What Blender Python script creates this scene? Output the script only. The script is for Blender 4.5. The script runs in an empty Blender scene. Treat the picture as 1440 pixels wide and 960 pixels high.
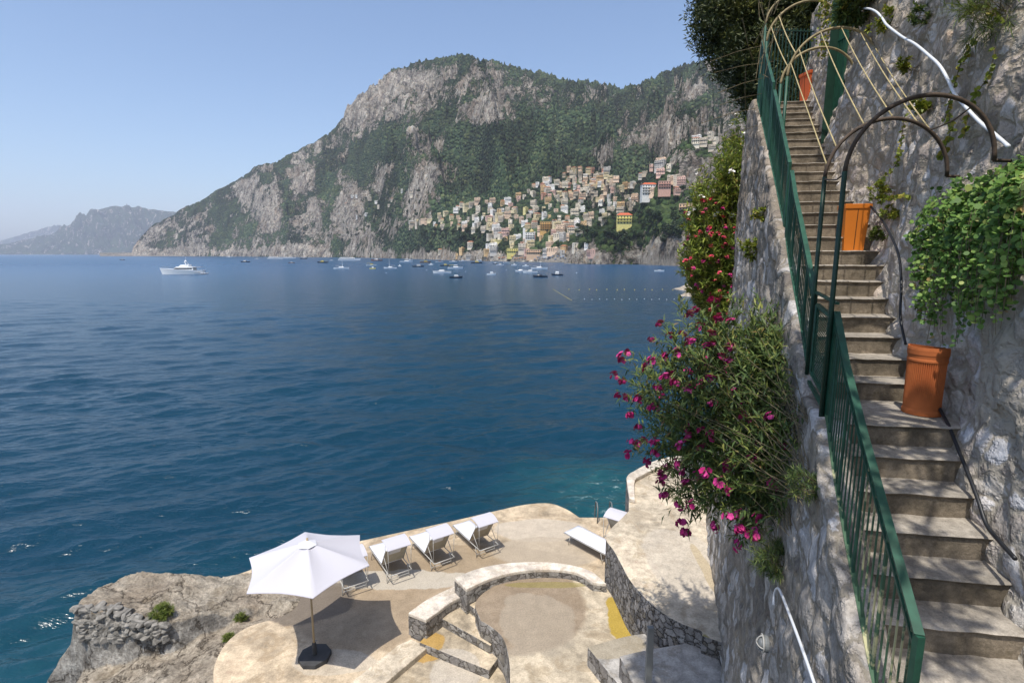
import bpy, bmesh, math, random
import numpy as np
from mathutils import Vector, Matrix, Euler
R = math.radians
scene = bpy.context.scene
COL = scene.collection
random.seed(7)

# ------------------------------------------------------------------ camera, light, exposure
CZ = 11.5                                    # eye height above the sea
FP = 750.0
PITCH = math.atan(123 / FP)
cp, sp = math.cos(PITCH), math.sin(PITCH)
cam_d = bpy.data.cameras.new('camera')
cam = bpy.data.objects.new('camera', cam_d)
COL.objects.link(cam)
cam_d.sensor_width = 36
cam_d.lens = FP / 1440 * 36
cam_d.clip_start = .05
cam_d.clip_end = 60000
cam.location = (0, 0, CZ)
cam.rotation_euler = (math.pi / 2 - PITCH, 0, 0)
scene.camera = cam

SUN_TO = Vector((-.182, -.395, 1)).normalized()
SUN_EL = math.asin(SUN_TO.z)
SUN_ROT = math.atan2(SUN_TO.x, SUN_TO.y)
world = bpy.data.worlds.new('World')
scene.world = world
world.use_nodes = True
wn = world.node_tree
wn.nodes.clear()
sky = wn.nodes.new('ShaderNodeTexSky')
sky.sky_type = 'NISHITA'
sky.sun_disc = False
sky.sun_elevation = SUN_EL
sky.sun_rotation = SUN_ROT
sky.air_density = 1.0
sky.dust_density = 1.8
sky.ozone_density = 4.0
bg = wn.nodes.new('ShaderNodeBackground')
bg.inputs['Strength'].default_value = .135
wo = wn.nodes.new('ShaderNodeOutputWorld')
wn.links.new(sky.outputs[0], bg.inputs[0])
wn.links.new(bg.outputs[0], wo.inputs[0])
sun_d = bpy.data.lights.new('sun', 'SUN')
sun_d.energy = 3.3
sun_d.angle = R(.53)
sun_d.color = (1, .95, .87)
sun = bpy.data.objects.new('sun', sun_d)
COL.objects.link(sun)
sun.rotation_euler = SUN_TO.to_track_quat('Z', 'Y').to_euler()
scene.view_settings.view_transform = 'Standard'
scene.view_settings.look = 'None'
scene.view_settings.gamma = 1
scene.view_settings.exposure = 0.50
scene.cycles.max_bounces = 8
scene.cycles.transparent_max_bounces = 8
scene.cycles.volume_bounces = 1
scene.cycles.use_denoising = True

# ------------------------------------------------------------------ survey helpers (bearings taken from the viewpoint)
def ray(px, py):
    u = (px - 720) / FP
    w = (480 - py) / FP
    return (u, cp + w * sp, -sp + w * cp)

def atz(px, py, z):
    d = ray(px, py)
    s = (z - CZ) / d[2]
    return Vector((d[0] * s, d[1] * s, z))

def aty(px, py, y):
    d = ray(px, py)
    s = y / d[1]
    return Vector((d[0] * s, y, CZ + d[2] * s))

def proj(x, y, z):
    z = z - CZ
    dep = y * cp - z * sp
    return 720 + FP * x / dep, 480 - FP * (y * sp + z * cp) / dep

# ------------------------------------------------------------------ objects
def setp(o, label=None, cat=None, group=None, kind=None):
    if label: o['label'] = label
    if cat: o['category'] = cat
    if group: o['group'] = group
    if kind: o['kind'] = kind
    return o

def empty(name, loc=(0, 0, 0), rz=0, **k):
    o = bpy.data.objects.new(name, None)
    o.empty_display_size = .2
    COL.objects.link(o)
    o.location = loc
    o.rotation_euler = (0, 0, rz)
    return setp(o, **k)

def link(name, me, mats, parent=None, smooth=False, **k):
    o = bpy.data.objects.new(name, me)
    me.name = name
    if not isinstance(mats, (list, tuple)): mats = [mats]
    for m in mats: me.materials.append(m)
    if smooth:
        me.polygons.foreach_set('use_smooth', [True] * len(me.polygons))
    COL.objects.link(o)
    if parent: o.parent = parent
    return setp(o, **k)

class MB:
    """collects simple solids into one mesh"""
    def __init__(s): s.v = []; s.f = []; s.m = []
    def add(s, V, F, mi=0):
        b = len(s.v)
        s.v += [tuple(v) for v in V]
        for f in F:
            s.f.append([b + i for i in f]); s.m.append(mi)
        return s
    def box(s, x0, x1, y0, y1, z0, z1, mi=0, mat=None):
        V = [(x0, y0, z0), (x1, y0, z0), (x1, y1, z0), (x0, y1, z0), (x0, y0, z1), (x1, y0, z1), (x1, y1, z1), (x0, y1, z1)]
        if mat is not None: V = [mat @ Vector(v) for v in V]
        return s.add(V, [(3, 2, 1, 0), (4, 5, 6, 7), (0, 1, 5, 4), (1, 2, 6, 5), (2, 3, 7, 6), (3, 0, 4, 7)], mi)
    def bar(s, a, b, w, h=None, mi=0, up=(0, 0, 1)):
        a, b = Vector(a), Vector(b)
        h = h or w
        d = (b - a).normalized()
        up = Vector(up)
        if abs(d.dot(up)) > .98: up = Vector((0, 1, 0))
        x = d.cross(up).normalized() * (w / 2)
        y = x.cross(d).normalized() * (h / 2)
        V = [a - x - y, a + x - y, a + x + y, a - x + y, b - x - y, b + x - y, b + x + y, b - x + y]
        return s.add(V, [(3, 2, 1, 0), (4, 5, 6, 7), (0, 1, 5, 4), (1, 2, 6, 5), (2, 3, 7, 6), (3, 0, 4, 7)], mi)
    def tube(s, pts, r, n=8, mi=0, caps=True):
        pts = [Vector(p) for p in pts]
        rr = r if isinstance(r, (list, tuple)) else [r] * len(pts)
        V = []
        up = Vector((0, 0, 1))
        d0 = (pts[1] - pts[0]).normalized()
        if abs(d0.dot(up)) > .9: up = Vector((1, 0, 0))
        x = d0.cross(up).normalized()
        for i, p in enumerate(pts):
            if i == 0: d = pts[1] - pts[0]
            elif i == len(pts) - 1: d = pts[-1] - pts[-2]
            else: d = pts[i + 1] - pts[i - 1]
            d.normalize()
            x = (x - d * x.dot(d)).normalized()
            y = d.cross(x)
            for k in range(n):
                a = 2 * math.pi * k / n
                V.append(p + (x * math.cos(a) + y * math.sin(a)) * rr[i])
        F = []
        for i in range(len(pts) - 1):
            for k in range(n):
                a, b = i * n + k, i * n + (k + 1) % n
                F.append((a, b, b + n, a + n))
        if caps:
            F.append(tuple(range(n))[::-1])
            F.append(tuple(range((len(pts) - 1) * n, len(pts) * n)))
        return s.add(V, F, mi)
    def lathe(s, prof, n=24, mi=0, c=(0, 0, 0)):
        V = []
        for r, z in prof:
            for k in range(n):
                a = 2 * math.pi * k / n
                V.append((c[0] + r * math.cos(a), c[1] + r * math.sin(a), c[2] + z))
        F = []
        for i in range(len(prof) - 1):
            for k in range(n):
                a, b = i * n + k, i * n + (k + 1) % n
                F.append((a, b, b + n, a + n))
        F.append(tuple(range(n))[::-1])
        F.append(tuple(range((len(prof) - 1) * n, len(prof) * n)))
        return s.add(V, F, mi)
    def prism(s, poly, z0, z1, mt=0, ms=0):
        """poly: 2D points counter clockwise or not; z0/z1 numbers"""
        A = sum(poly[i][0] * poly[(i + 1) % len(poly)][1] - poly[(i + 1) % len(poly)][0] * poly[i][1] for i in range(len(poly)))
        if A < 0: poly = poly[::-1]
        n = len(poly)
        V = [(p[0], p[1], z0) for p in poly] + [(p[0], p[1], z1) for p in poly]
        b = len(s.v)
        s.v += V
        s.f.append([b + i for i in range(n)][::-1]); s.m.append(ms)
        s.f.append([b + n + i for i in range(n)]); s.m.append(mt)
        for i in range(n):
            j = (i + 1) % n
            s.f.append([b + i, b + j, b + n + j, b + n + i]); s.m.append(ms)
        return s
    def mesh(s, name='m'):
        me = bpy.data.meshes.new(name)
        me.from_pydata(s.v, [], s.f)
        me.polygons.foreach_set('material_index', s.m)
        me.update()
        return me
    def build(s, name, mats, parent=None, smooth=False, bevel=0, **k):
        o = link(name, s.mesh(name), mats, parent, smooth, **k)
        if bevel:
            b = o.modifiers.new('bevel', 'BEVEL'); b.width = bevel; b.segments = 2; b.limit_method = 'ANGLE'
        return o

def np_mesh(name, V, F, attrs=None, smooth=False):
    """V (n,3), F (m,k)"""
    me = bpy.data.meshes.new(name)
    V = np.asarray(V, np.float32); F = np.asarray(F, np.int32)
    me.vertices.add(len(V)); me.vertices.foreach_set('co', V.ravel())
    m, k = F.shape
    me.loops.add(m * k); me.loops.foreach_set('vertex_index', F.ravel())
    me.polygons.add(m)
    me.polygons.foreach_set('loop_start', np.arange(0, m * k, k, dtype=np.int32))
    me.polygons.foreach_set('loop_total', np.full(m, k, np.int32))
    if smooth: me.polygons.foreach_set('use_smooth', np.ones(m, bool))
    me.update(calc_edges=True)
    for an, av in (attrs or {}).items():
        a = me.attributes.new(an, 'FLOAT', 'POINT')
        a.data.foreach_set('value', np.asarray(av, np.float32).ravel())
    me.validate()
    return me

def grid_faces(nu, nv):
    i = np.arange(nu - 1)[:, None] * nv + np.arange(nv - 1)[None, :]
    return np.stack([i, i + nv, i + nv + 1, i + 1], -1).reshape(-1, 4)

def cr(pts, n=8, closed=False):
    """Catmull-Rom through points"""
    P = [Vector(p) for p in pts]
    out = []
    N = len(P)
    rng = N if closed else N - 1
    for i in range(rng):
        if closed: a, b, c, d = P[i - 1], P[i], P[(i + 1) % N], P[(i + 2) % N]
        else: a, b, c, d = P[max(i - 1, 0)], P[i], P[i + 1], P[min(i + 2, N - 1)]
        for k in range(n):
            t = k / n
            out.append(.5 * ((2 * b) + (c - a) * t + (2 * a - 5 * b + 4 * c - d) * t * t + (3 * b - a - 3 * c + d) * t ** 3))
    if not closed: out.append(P[-1])
    return out

# ------------------------------------------------------------------ numeric noise
def _h(ix, iy, s):
    n = (ix.astype(np.int64) * 374761393 + iy.astype(np.int64) * 668265263 + s * 974711) & 0x7fffffff
    n = ((n ^ (n >> 13)) * 1274126177) & 0x7fffffff
    return ((n ^ (n >> 16)) & 0xffff) / 65535.0

def vnoise(x, y, s=0):
    x = np.asarray(x, float); y = np.asarray(y, float)
    ix = np.floor(x); iy = np.floor(y)
    fx = x - ix; fy = y - iy
    fx = fx * fx * fx * (fx * (fx * 6 - 15) + 10); fy = fy * fy * fy * (fy * (fy * 6 - 15) + 10)
    a = _h(ix, iy, s); b = _h(ix + 1, iy, s); c = _h(ix, iy + 1, s); d = _h(ix + 1, iy + 1, s)
    return (a + (b - a) * fx) * (1 - fy) + (c + (d - c) * fx) * fy

def fbm(x, y, o=5, s=0, ridged=False, g=.5):
    t = 0; a = 1; n = 0
    for k in range(o):
        v = vnoise(x * 2 ** k + 13.7 * k, y * 2 ** k - 7.3 * k, s + k)
        if ridged: v = 1 - np.abs(2 * v - 1)
        t = t + a * v; n += a; a *= g
    return t / n

def sstep(a, b, x):
    t = np.clip((x - a) / (b - a), 0, 1)
    return t * t * (3 - 2 * t)

# ------------------------------------------------------------------ materials
class NT:
    def __init__(s, name, rough=.8, spec=.3, metal=0):
        s.m = bpy.data.materials.new(name)
        s.m.use_nodes = True
        s.t = s.m.node_tree
        s.b = s.t.nodes['Principled BSDF']
        s.b.inputs['Roughness'].default_value = rough
        s.b.inputs['Specular IOR Level'].default_value = spec
        s.b.inputs['Metallic'].default_value = metal
        s._p = None
    def n(s, typ, **k):
        nd = s.t.nodes.new('ShaderNode' + typ)
        for a, v in k.items(): setattr(nd, a, v)
        return nd
    def set(s, sock, v):
        if isinstance(v, bpy.types.NodeSocket): s.t.links.new(v, sock)
        elif v is not None:
            if isinstance(v, tuple) and len(v) == 3 and sock.type == 'RGBA': v = v + (1,)
            sock.default_value = v
    def pos(s, scale=None, obj=False):
        if obj: o = s.n('TexCoord').outputs['Object']
        else: o = s.n('NewGeometry').outputs['Position']
        if scale is not None:
            mp = s.n('Mapping'); s.set(mp.inputs['Vector'], o)
            mp.inputs['Scale'].default_value = scale if isinstance(scale, tuple) else (scale,) * 3
            o = mp.outputs[0]
        return o
    def noise(s, vec, scale=5, detail=4, rough=.55, dist=0, col=False):
        nd = s.n('TexNoise'); s.set(nd.inputs['Vector'], vec)
        nd.inputs['Scale'].default_value = scale; nd.inputs['Detail'].default_value = detail
        nd.inputs['Roughness'].default_value = rough; nd.inputs['Distortion'].default_value = dist
        return nd.outputs['Color' if col else 'Fac']
    def voro(s, vec, scale=5, feature='F1', out='Distance', rnd=1):
        nd = s.n('TexVoronoi', feature=feature); s.set(nd.inputs['Vector'], vec)
        nd.inputs['Scale'].default_value = scale; nd.inputs['Randomness'].default_value = rnd
        return nd.outputs[out]
    def ramp(s, fac, stops, interp='LINEAR'):
        nd = s.n('ValToRGB'); s.set(nd.inputs[0], fac)
        r = nd.color_ramp; r.interpolation = interp
        while len(r.elements) < len(stops): r.elements.new(.5)
        for e, (p, c) in zip(r.elements, stops):
            e.position = p
            e.color = (c if isinstance(c, tuple) else (c,) * 3) + (1,)
        return nd.outputs[0]
    def mix(s, fac, a, b, blend='MIX'):
        nd = s.n('Mix', data_type='RGBA', blend_type=blend)
        s.set(nd.inputs[0], fac); s.set(nd.inputs[6], a); s.set(nd.inputs[7], b)
        return nd.outputs[2]
    def math(s, op, a, b=None, c=None, clamp=False):
        nd = s.n('Math', operation=op, use_clamp=clamp)
        s.set(nd.inputs[0], a)
        if b is not None: s.set(nd.inputs[1], b)
        if c is not None: s.set(nd.inputs[2], c)
        return nd.outputs[0]
    def vmath(s, op, a, b=None):
        nd = s.n('VectorMath', operation=op)
        s.set(nd.inputs[0], a)
        if b is not None: s.set(nd.inputs[1], b)
        return nd.outputs['Value' if op in ('LENGTH', 'DISTANCE', 'DOT_PRODUCT') else 0]
    def mapr(s, v, a, b, c=0., d=1., smooth=True):
        nd = s.n('MapRange', interpolation_type='SMOOTHSTEP' if smooth else 'LINEAR')
        s.set(nd.inputs[0], v); nd.inputs[1].default_value = a; nd.inputs[2].default_value = b
        nd.inputs[3].default_value = c; nd.inputs[4].default_value = d
        return nd.outputs[0]
    def attr(s, name, out='Fac'):
        return s.n('Attribute', attribute_name=name).outputs[out]
    def blob(s, c, r, edge=.07, nz=.35, sc=1.2):
        """soft edged worn patch around a place on the ground"""
        p = s.pos()
        d = s.vmath('SUBTRACT', p, tuple(c))
        d = s.vmath('DIVIDE', d, (r[0], r[1], 50))
        l = s.vmath('LENGTH', d)
        n = s.noise(p, sc, 4)
        l = s.math('ADD', l, s.math('MULTIPLY', s.math('SUBTRACT', n, .5), nz * 2))
        return s.mapr(l, 1 - edge, 1 + edge, 1., 0.)
    def bump(s, h, strength=.5, dist=.02, prev=None):
        nd = s.n('Bump'); nd.inputs['Strength'].default_value = strength; nd.inputs['Distance'].default_value = dist
        s.set(nd.inputs['Height'], h)
        if prev is not None: s.set(nd.inputs['Normal'], prev)
        return nd.outputs[0]
    def done(s, col=None, bump=None, rough=None):
        if col is not None: s.set(s.b.inputs['Base Color'], col)
        if bump is not None: s.set(s.b.inputs['Normal'], bump)
        if rough is not None: s.set(s.b.inputs['Roughness'], rough)
        return s.m

def simple(name, col, rough=.6, spec=.4, metal=0, var=.12, sc=6, obj=True, bump=0):
    t = NT(name, rough, spec, metal)
    n = t.noise(t.pos(obj=obj), sc, 5, .6)
    dk = tuple(c * (1 - var * 2) for c in col); lt = tuple(min(1, c * (1 + var)) for c in col)
    c = t.ramp(n, [(.25, dk), (.7, lt)])
    b = t.bump(n, .4, bump) if bump else None
    return t.done(c, b)

def masonry(name, tones, mortar, scale=4., stretch=(1, 1, 1.3), edge=.05, depth=.03, patch=None, patchcol=(.4, .37, .32), streakamt=.5, warp=.34):
    t = NT(name, .9, .2)
    p = t.pos(stretch)
    w = t.noise(p, 3.0, 5, .65, col=True)
    p2 = t.vmath('ADD', p, t.vmath('MULTIPLY', t.vmath('SUBTRACT', w, (.5, .5, .5)), (warp, warp, warp)))
    cells = t.voro(p2, scale, 'F1', 'Color')
    sepc = t.n('SeparateColor'); t.set(sepc.inputs[0], cells)
    de = t.voro(p2, scale, 'DISTANCE_TO_EDGE')
    fine = t.noise(p, 38, 6, .65)
    mid = t.noise(p, 7, 5, .6)
    stone = t.ramp(sepc.outputs[0], tones)
    stone = t.mix(.55, stone, t.ramp(mid, [(.3, .28), (.7, .85)]), 'OVERLAY')
    stone = t.mix(.5, stone, t.ramp(fine, [(.3, .25), (.7, .8)]), 'OVERLAY')
    mcol = t.mix(fine, tuple(c * .7 for c in mortar), mortar)
    msk = t.mapr(t.math('ADD', de, t.math('MULTIPLY', t.math('SUBTRACT', mid, .5), edge * 1.6)), edge * .35, edge, 0., 1.)
    col = t.mix(msk, mcol, stone)
    hgt = t.math('ADD', t.math('MULTIPLY', t.mapr(de, 0, edge * 2.2), .7), t.math('ADD', t.math('MULTIPLY', sepc.outputs[1], .3), t.math('MULTIPLY', mid, .9)))
    if patch is not None:
        big = t.noise(p, patch[0], 5, .6, .6)
        pm = t.mapr(big, patch[1], patch[1] + .07, 0., 1.)
        pc = t.mix(t.noise(p, 9, 6, .7), tuple(c * .6 for c in patchcol), patchcol)
        col = t.mix(pm, col, pc)
    streak_ = None
    streak = t.noise(t.vmath('MULTIPLY', p, (1, 1, .22)), 2.2, 6, .68, .4)
    col = t.mix(t.mapr(streak, .52, .70, 0., streakamt), col, (.13, .112, .09))
    col = t.mix(t.mapr(t.noise(p, 3.1, 6, .7), .56, .66, 0., .35), col, (.55, .53, .50))
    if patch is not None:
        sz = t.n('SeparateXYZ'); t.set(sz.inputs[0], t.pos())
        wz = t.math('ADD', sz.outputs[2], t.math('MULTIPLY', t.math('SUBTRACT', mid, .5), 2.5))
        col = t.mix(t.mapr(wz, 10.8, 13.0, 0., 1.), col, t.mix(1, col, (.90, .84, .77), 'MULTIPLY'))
    b = t.bump(hgt, .9, depth)
    b = t.bump(fine, .5, depth * .35, b)
    return t.done(col, b)

# ------------------------------------------------------------------ material library
def concrete(name, base, blobs=(), dark=.62, rough=.85, bumpd=.01, spots=None):
    t = NT(name, rough, .25)
    p = t.pos()
    n1 = t.noise(p, .7, 6, .6, .4); n2 = t.noise(p, 4.5, 6, .65); n3 = t.noise(p, 30, 5, .7)
    c = t.ramp(n1, [(.36, tuple(b * dark for b in base)), (.5, base), (.64, tuple(min(1, b * 1.2) for b in base))])
    c = t.mix(.7, c, t.ramp(n2, [(.33, .28), (.67, .72)]), 'OVERLAY')
    stain = t.noise(p, 1.7, 8, .72, .8)
    c = t.mix(t.mapr(stain, .53, .60, 0., .45), c, tuple(b * x for b, x in zip(base, (.62, .55, .45))))
    c = t.mix(t.mapr(t.noise(p, 2.9, 8, .7, .5), .57, .66, 0., .3), c, tuple(min(1, b * x) for b, x in zip(base, (1.25, 1.22, 1.15))))
    for cen, r, col, amt, nz in blobs:
        m = t.blob(cen, r, .06, nz)
        cc = t.mix(n2, tuple(x * .72 for x in col), col)
        c = t.mix(t.math('MULTIPLY', m, amt), c, cc)
    c = t.mix(.5, c, t.ramp(n3, [(.3, .27), (.7, .73)]), 'OVERLAY')
    c = t.mix(t.mapr(t.noise(p, 55, 2, .6), .66, .72, 0., .5), c, tuple(b * .3 for b in base))
    # hairline cracks and dark specks
    cr_ = t.voro(t.vmath('ADD', p, t.vmath('MULTIPLY', t.noise(p, 1.5, 5, .6, col=True), (.9, .9, .9))), .3, 'DISTANCE_TO_EDGE')
    c = t.mix(t.mapr(cr_, .001, .007, .16, 0.), c, tuple(b * .35 for b in base))
    h = t.math('ADD', t.math('MULTIPLY', n2, .7), t.math('MULTIPLY', n3, .3))
    return t.done(c, t.bump(h, .6, bumpd))

MAT = {}
def steps_mat():
    t = NT('step concrete', .92, .15)
    p = t.pos()
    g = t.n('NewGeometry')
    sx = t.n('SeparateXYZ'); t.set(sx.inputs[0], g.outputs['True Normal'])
    blotch = t.noise(p, 2.6, 5, .65)
    fine = t.noise(p, 22, 7, .72)
    grit = t.noise(p, 110, 3, .7)
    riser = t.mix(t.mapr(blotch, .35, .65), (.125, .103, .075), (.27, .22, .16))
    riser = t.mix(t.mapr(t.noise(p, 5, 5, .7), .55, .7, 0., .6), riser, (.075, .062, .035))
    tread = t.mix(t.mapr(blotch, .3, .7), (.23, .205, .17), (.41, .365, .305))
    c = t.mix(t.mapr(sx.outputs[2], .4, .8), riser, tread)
    c = t.mix(.6, c, t.ramp(fine, [(.3, .25), (.7, .75)]), 'OVERLAY')
    c = t.mix(.35, c, t.ramp(grit, [(.3, .25), (.7, .78)]), 'OVERLAY')
    return t.done(c, t.bump(fine, .9, .012, t.bump(grit, .4, .004)))
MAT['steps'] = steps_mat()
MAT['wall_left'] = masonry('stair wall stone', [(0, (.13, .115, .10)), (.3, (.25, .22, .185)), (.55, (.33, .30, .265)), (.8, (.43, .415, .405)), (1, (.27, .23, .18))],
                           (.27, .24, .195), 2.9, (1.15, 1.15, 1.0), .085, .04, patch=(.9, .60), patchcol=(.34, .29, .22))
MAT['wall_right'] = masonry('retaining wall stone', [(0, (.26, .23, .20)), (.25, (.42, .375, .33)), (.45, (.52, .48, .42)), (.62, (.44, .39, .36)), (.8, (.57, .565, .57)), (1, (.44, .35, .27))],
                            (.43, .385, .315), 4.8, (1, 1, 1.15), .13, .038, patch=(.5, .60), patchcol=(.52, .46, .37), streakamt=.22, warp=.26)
MAT['ring'] = masonry('low wall stone', [(0, (.13, .12, .11)), (.4, (.22, .20, .18)), (.8, (.33, .31, .28)), (1, (.17, .15, .12))],
                      (.12, .105, .085), 5.5, (1, 1, 1), .05, .03)
MAT['dry'] = masonry('rough wall stone', [(0, (.10, .095, .09)), (.4, (.19, .18, .17)), (.8, (.30, .28, .26)), (1, (.15, .13, .10))],
                     (.07, .06, .05), 7, (1, 1, 1), .06, .04)
TAN = (.40, .325, .235); PALE = (.50, .45, .375)
def g3(px, py, z): return tuple(atz(px, py, z))
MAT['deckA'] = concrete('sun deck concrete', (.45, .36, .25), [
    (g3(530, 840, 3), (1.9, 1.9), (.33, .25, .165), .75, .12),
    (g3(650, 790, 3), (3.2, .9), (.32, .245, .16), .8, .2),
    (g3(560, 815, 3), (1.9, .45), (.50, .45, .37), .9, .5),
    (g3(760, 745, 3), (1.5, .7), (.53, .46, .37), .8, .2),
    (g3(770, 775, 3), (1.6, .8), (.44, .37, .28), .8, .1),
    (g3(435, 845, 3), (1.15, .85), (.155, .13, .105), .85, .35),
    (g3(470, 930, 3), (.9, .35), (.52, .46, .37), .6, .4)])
MAT['deckP'] = concrete('round platform concrete', (.42, .355, .26), [
    (g3(735, 850, 3.7), (1.45, 1.5), (.25, .185, .125), .8, .1),
    (g3(760, 875, 3.7), (.85, 1.0), (.40, .345, .265), .5, .6),
    (g3(875, 866, 3.7), (.36, .85), (.42, .29, .045), .95, .7),
    (g3(770, 822, 3.7), (1.0, .12), (.26, .22, .06), .6, .5)], dark=.7)
MAT['deckU'] = concrete('upper path concrete', (.49, .42, .32), [
    (g3(880, 725, 4.85), (.7, .35), (.40, .33, .24), .5, .3),
    (g3(1003, 815, 4.85), (.14, 1.2), (.42, .28, .06), .9, .6),
    (g3(1010, 930, 4.85), (.12, .6), (.30, .25, .08), .9, .6),
    (g3(960, 790, 4.85), (.8, 1.6), (.54, .48, .40), .6, .3)], dark=.75)
MAT['deckD'] = concrete('landing concrete', (.36, .34, .31), [(g3(860, 900, 4.2), (.7, .35), (.36, .30, .2), .7, .4)])
MAT['deckB'] = concrete('sunken court concrete', (.44, .365, .26), [(g3(600, 915, 2.85), (.35, .3), (.45, .27, .06), .8, .5), (g3(640, 950, 2.85), (.5, .5), (.52, .47, .4), .6, .4)])
MAT['coping'] = concrete('coping concrete', (.56, .50, .42), dark=.8)
def rock_mat():
    t = NT('sea rock', .92, .2)
    p = t.pos()
    n1 = t.noise(p, .6, 7, .6, .3); n2 = t.noise(p, 3.2, 7, .68); n3 = t.noise(p, 16, 6, .7); n4 = t.noise(p, 60, 3, .7)
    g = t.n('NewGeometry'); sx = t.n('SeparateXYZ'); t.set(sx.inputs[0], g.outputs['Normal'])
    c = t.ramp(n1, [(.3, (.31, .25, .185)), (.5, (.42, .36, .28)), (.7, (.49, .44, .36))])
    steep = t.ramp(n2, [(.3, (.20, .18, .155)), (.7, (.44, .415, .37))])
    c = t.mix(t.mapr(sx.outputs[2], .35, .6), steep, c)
    c = t.mix(.7, c, t.ramp(n2, [(.35, .28), (.65, .72)]), 'OVERLAY')
    c = t.mix(.65, c, t.ramp(n3, [(.35, .25), (.65, .75)]), 'OVERLAY')
    c = t.mix(t.mapr(n4, .58, .7, 0., .35), c, (.62, .56, .46))
    c = t.mix(t.mapr(t.noise(p, 1.4, 5, .6), .56, .7, 0., .35), c, (.20, .15, .08))
    cv = t.voro(t.vmath('ADD', p, t.vmath('MULTIPLY', t.noise(p, 1.2, 5, .65, col=True), (1.6, 1.6, 1.6))), .8, 'DISTANCE_TO_EDGE')
    c = t.mix(t.mapr(cv, .005, .03, .75, 0.), c, (.07, .055, .04))
    return t.done(c, t.bump(n4, .5, .02, t.bump(n3, .9, .07, t.bump(n2, 1, .2, t.bump(t.mapr(cv, 0, .06), .8, .1)))))
MAT['rock'] = rock_mat()
MAT['rubble'] = simple('grey rubble stone', (.24, .225, .20), .95, .1, var=.35, sc=7, bump=.02)

def hill_mat(name='hillside', tint=1.0):
    t = NT(name, .95, .1)
    p = t.pos()
    rk = t.attr('rock'); bch = t.attr('beach'); nearr = t.attr('near')
    big = t.noise(p, .012, 6, .62); mid = t.noise(p, .05, 6, .65); fin = t.noise(p, .22, 5, .7)
    pv = t.pos((1.0, 1.0, .8))
    crag = t.noise(pv, .045, 8, .72, .5)
    crag2 = t.noise(pv, .16, 5, .7, .3)
    m = t.math('ADD', rk, t.math('ADD', t.math('MULTIPLY', t.math('SUBTRACT', mid, .5), 1.3), t.math('MULTIPLY', t.math('SUBTRACT', fin, .5), .9)))
    m = t.math('ADD', m, t.math('MULTIPLY', t.math('SUBTRACT', t.noise(p, .008, 6, .6, .6), .5), 2.0))
    m = t.mapr(m, .44, .58, 0., 1.)
    rock = t.ramp(crag, [(.34, (.10, .09, .082)), (.42, (.34, .30, .26)), (.51, (.58, .51, .42)), (.66, (.74, .66, .55))])
    rock = t.mix(.75, rock, t.ramp(crag2, [(.36, .18), (.62, .78)]), 'OVERLAY')
    rock = t.mix(t.mapr(big, .52, .66, 0., .4), rock, (.40, .27, .18))
    tr = t.voro(p, .13, 'F1', 'Distance')
    trc = t.n('SeparateColor'); t.set(trc.inputs[0], t.voro(p, .13, 'F1', 'Color'))
    green = t.ramp(trc.outputs[0], [(0, (.016, .032, .018)), (.5, (.036, .058, .028)), (.85, (.058, .086, .038)), (1, (.10, .115, .05))])
    green = t.mix(t.mapr(big, .5, .7, 0., .55), green, (.07, .085, .038))
    green = t.mix(t.mapr(t.noise(p, .03, 5, .6), .52, .68, 0., .5), green, (.025, .045, .025))
    green = t.mix(nearr, green, t.mix(trc.outputs[1], (.018, .04, .014), (.06, .085, .026)))
    green = t.mix(1, green, t.ramp(t.noise(t.pos((1, 1, .7)), .006, 5, .62, .5), [(.38, .5), (.6, 1.35)]), 'MULTIPLY')  # broad vegetation tones, with slope shading put into the green too
    shade_vein = t.math('ABSOLUTE', t.math('SUBTRACT', t.noise(t.pos((1, 1, .55)), .016, 6, .68, .7), .5))  # dark green cracks that also paint gully shade into the rock
    shade_vein2 = t.math('ABSOLUTE', t.math('SUBTRACT', t.noise(t.pos((1, 1, .6)), .05, 5, .7, .4), .5))
    rock = t.mix(t.mapr(shade_vein, .003, .022, .75, 0.), rock, (.045, .06, .035))
    rock = t.mix(t.mapr(shade_vein2, .003, .018, .45, 0.), rock, (.06, .06, .045))
    rock = t.mix(1, rock, t.ramp(t.noise(p, .011, 4, .6), [(.35, .68), (.65, 1.2)]), 'MULTIPLY')
    c = t.mix(m, green, rock)
    c = t.mix(bch, c, (.50, .46, .40))
    h = t.math('ADD', t.math('MULTIPLY', t.math('SUBTRACT', 1, tr), t.math('MULTIPLY', t.math('SUBTRACT', 1, m), .6)), t.math('MULTIPLY', crag, t.math('MULTIPLY', m, 2.6)))
    b = t.bump(h, 1, 17)
    return t.done(c, b)
MAT['hill'] = hill_mat()

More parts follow.
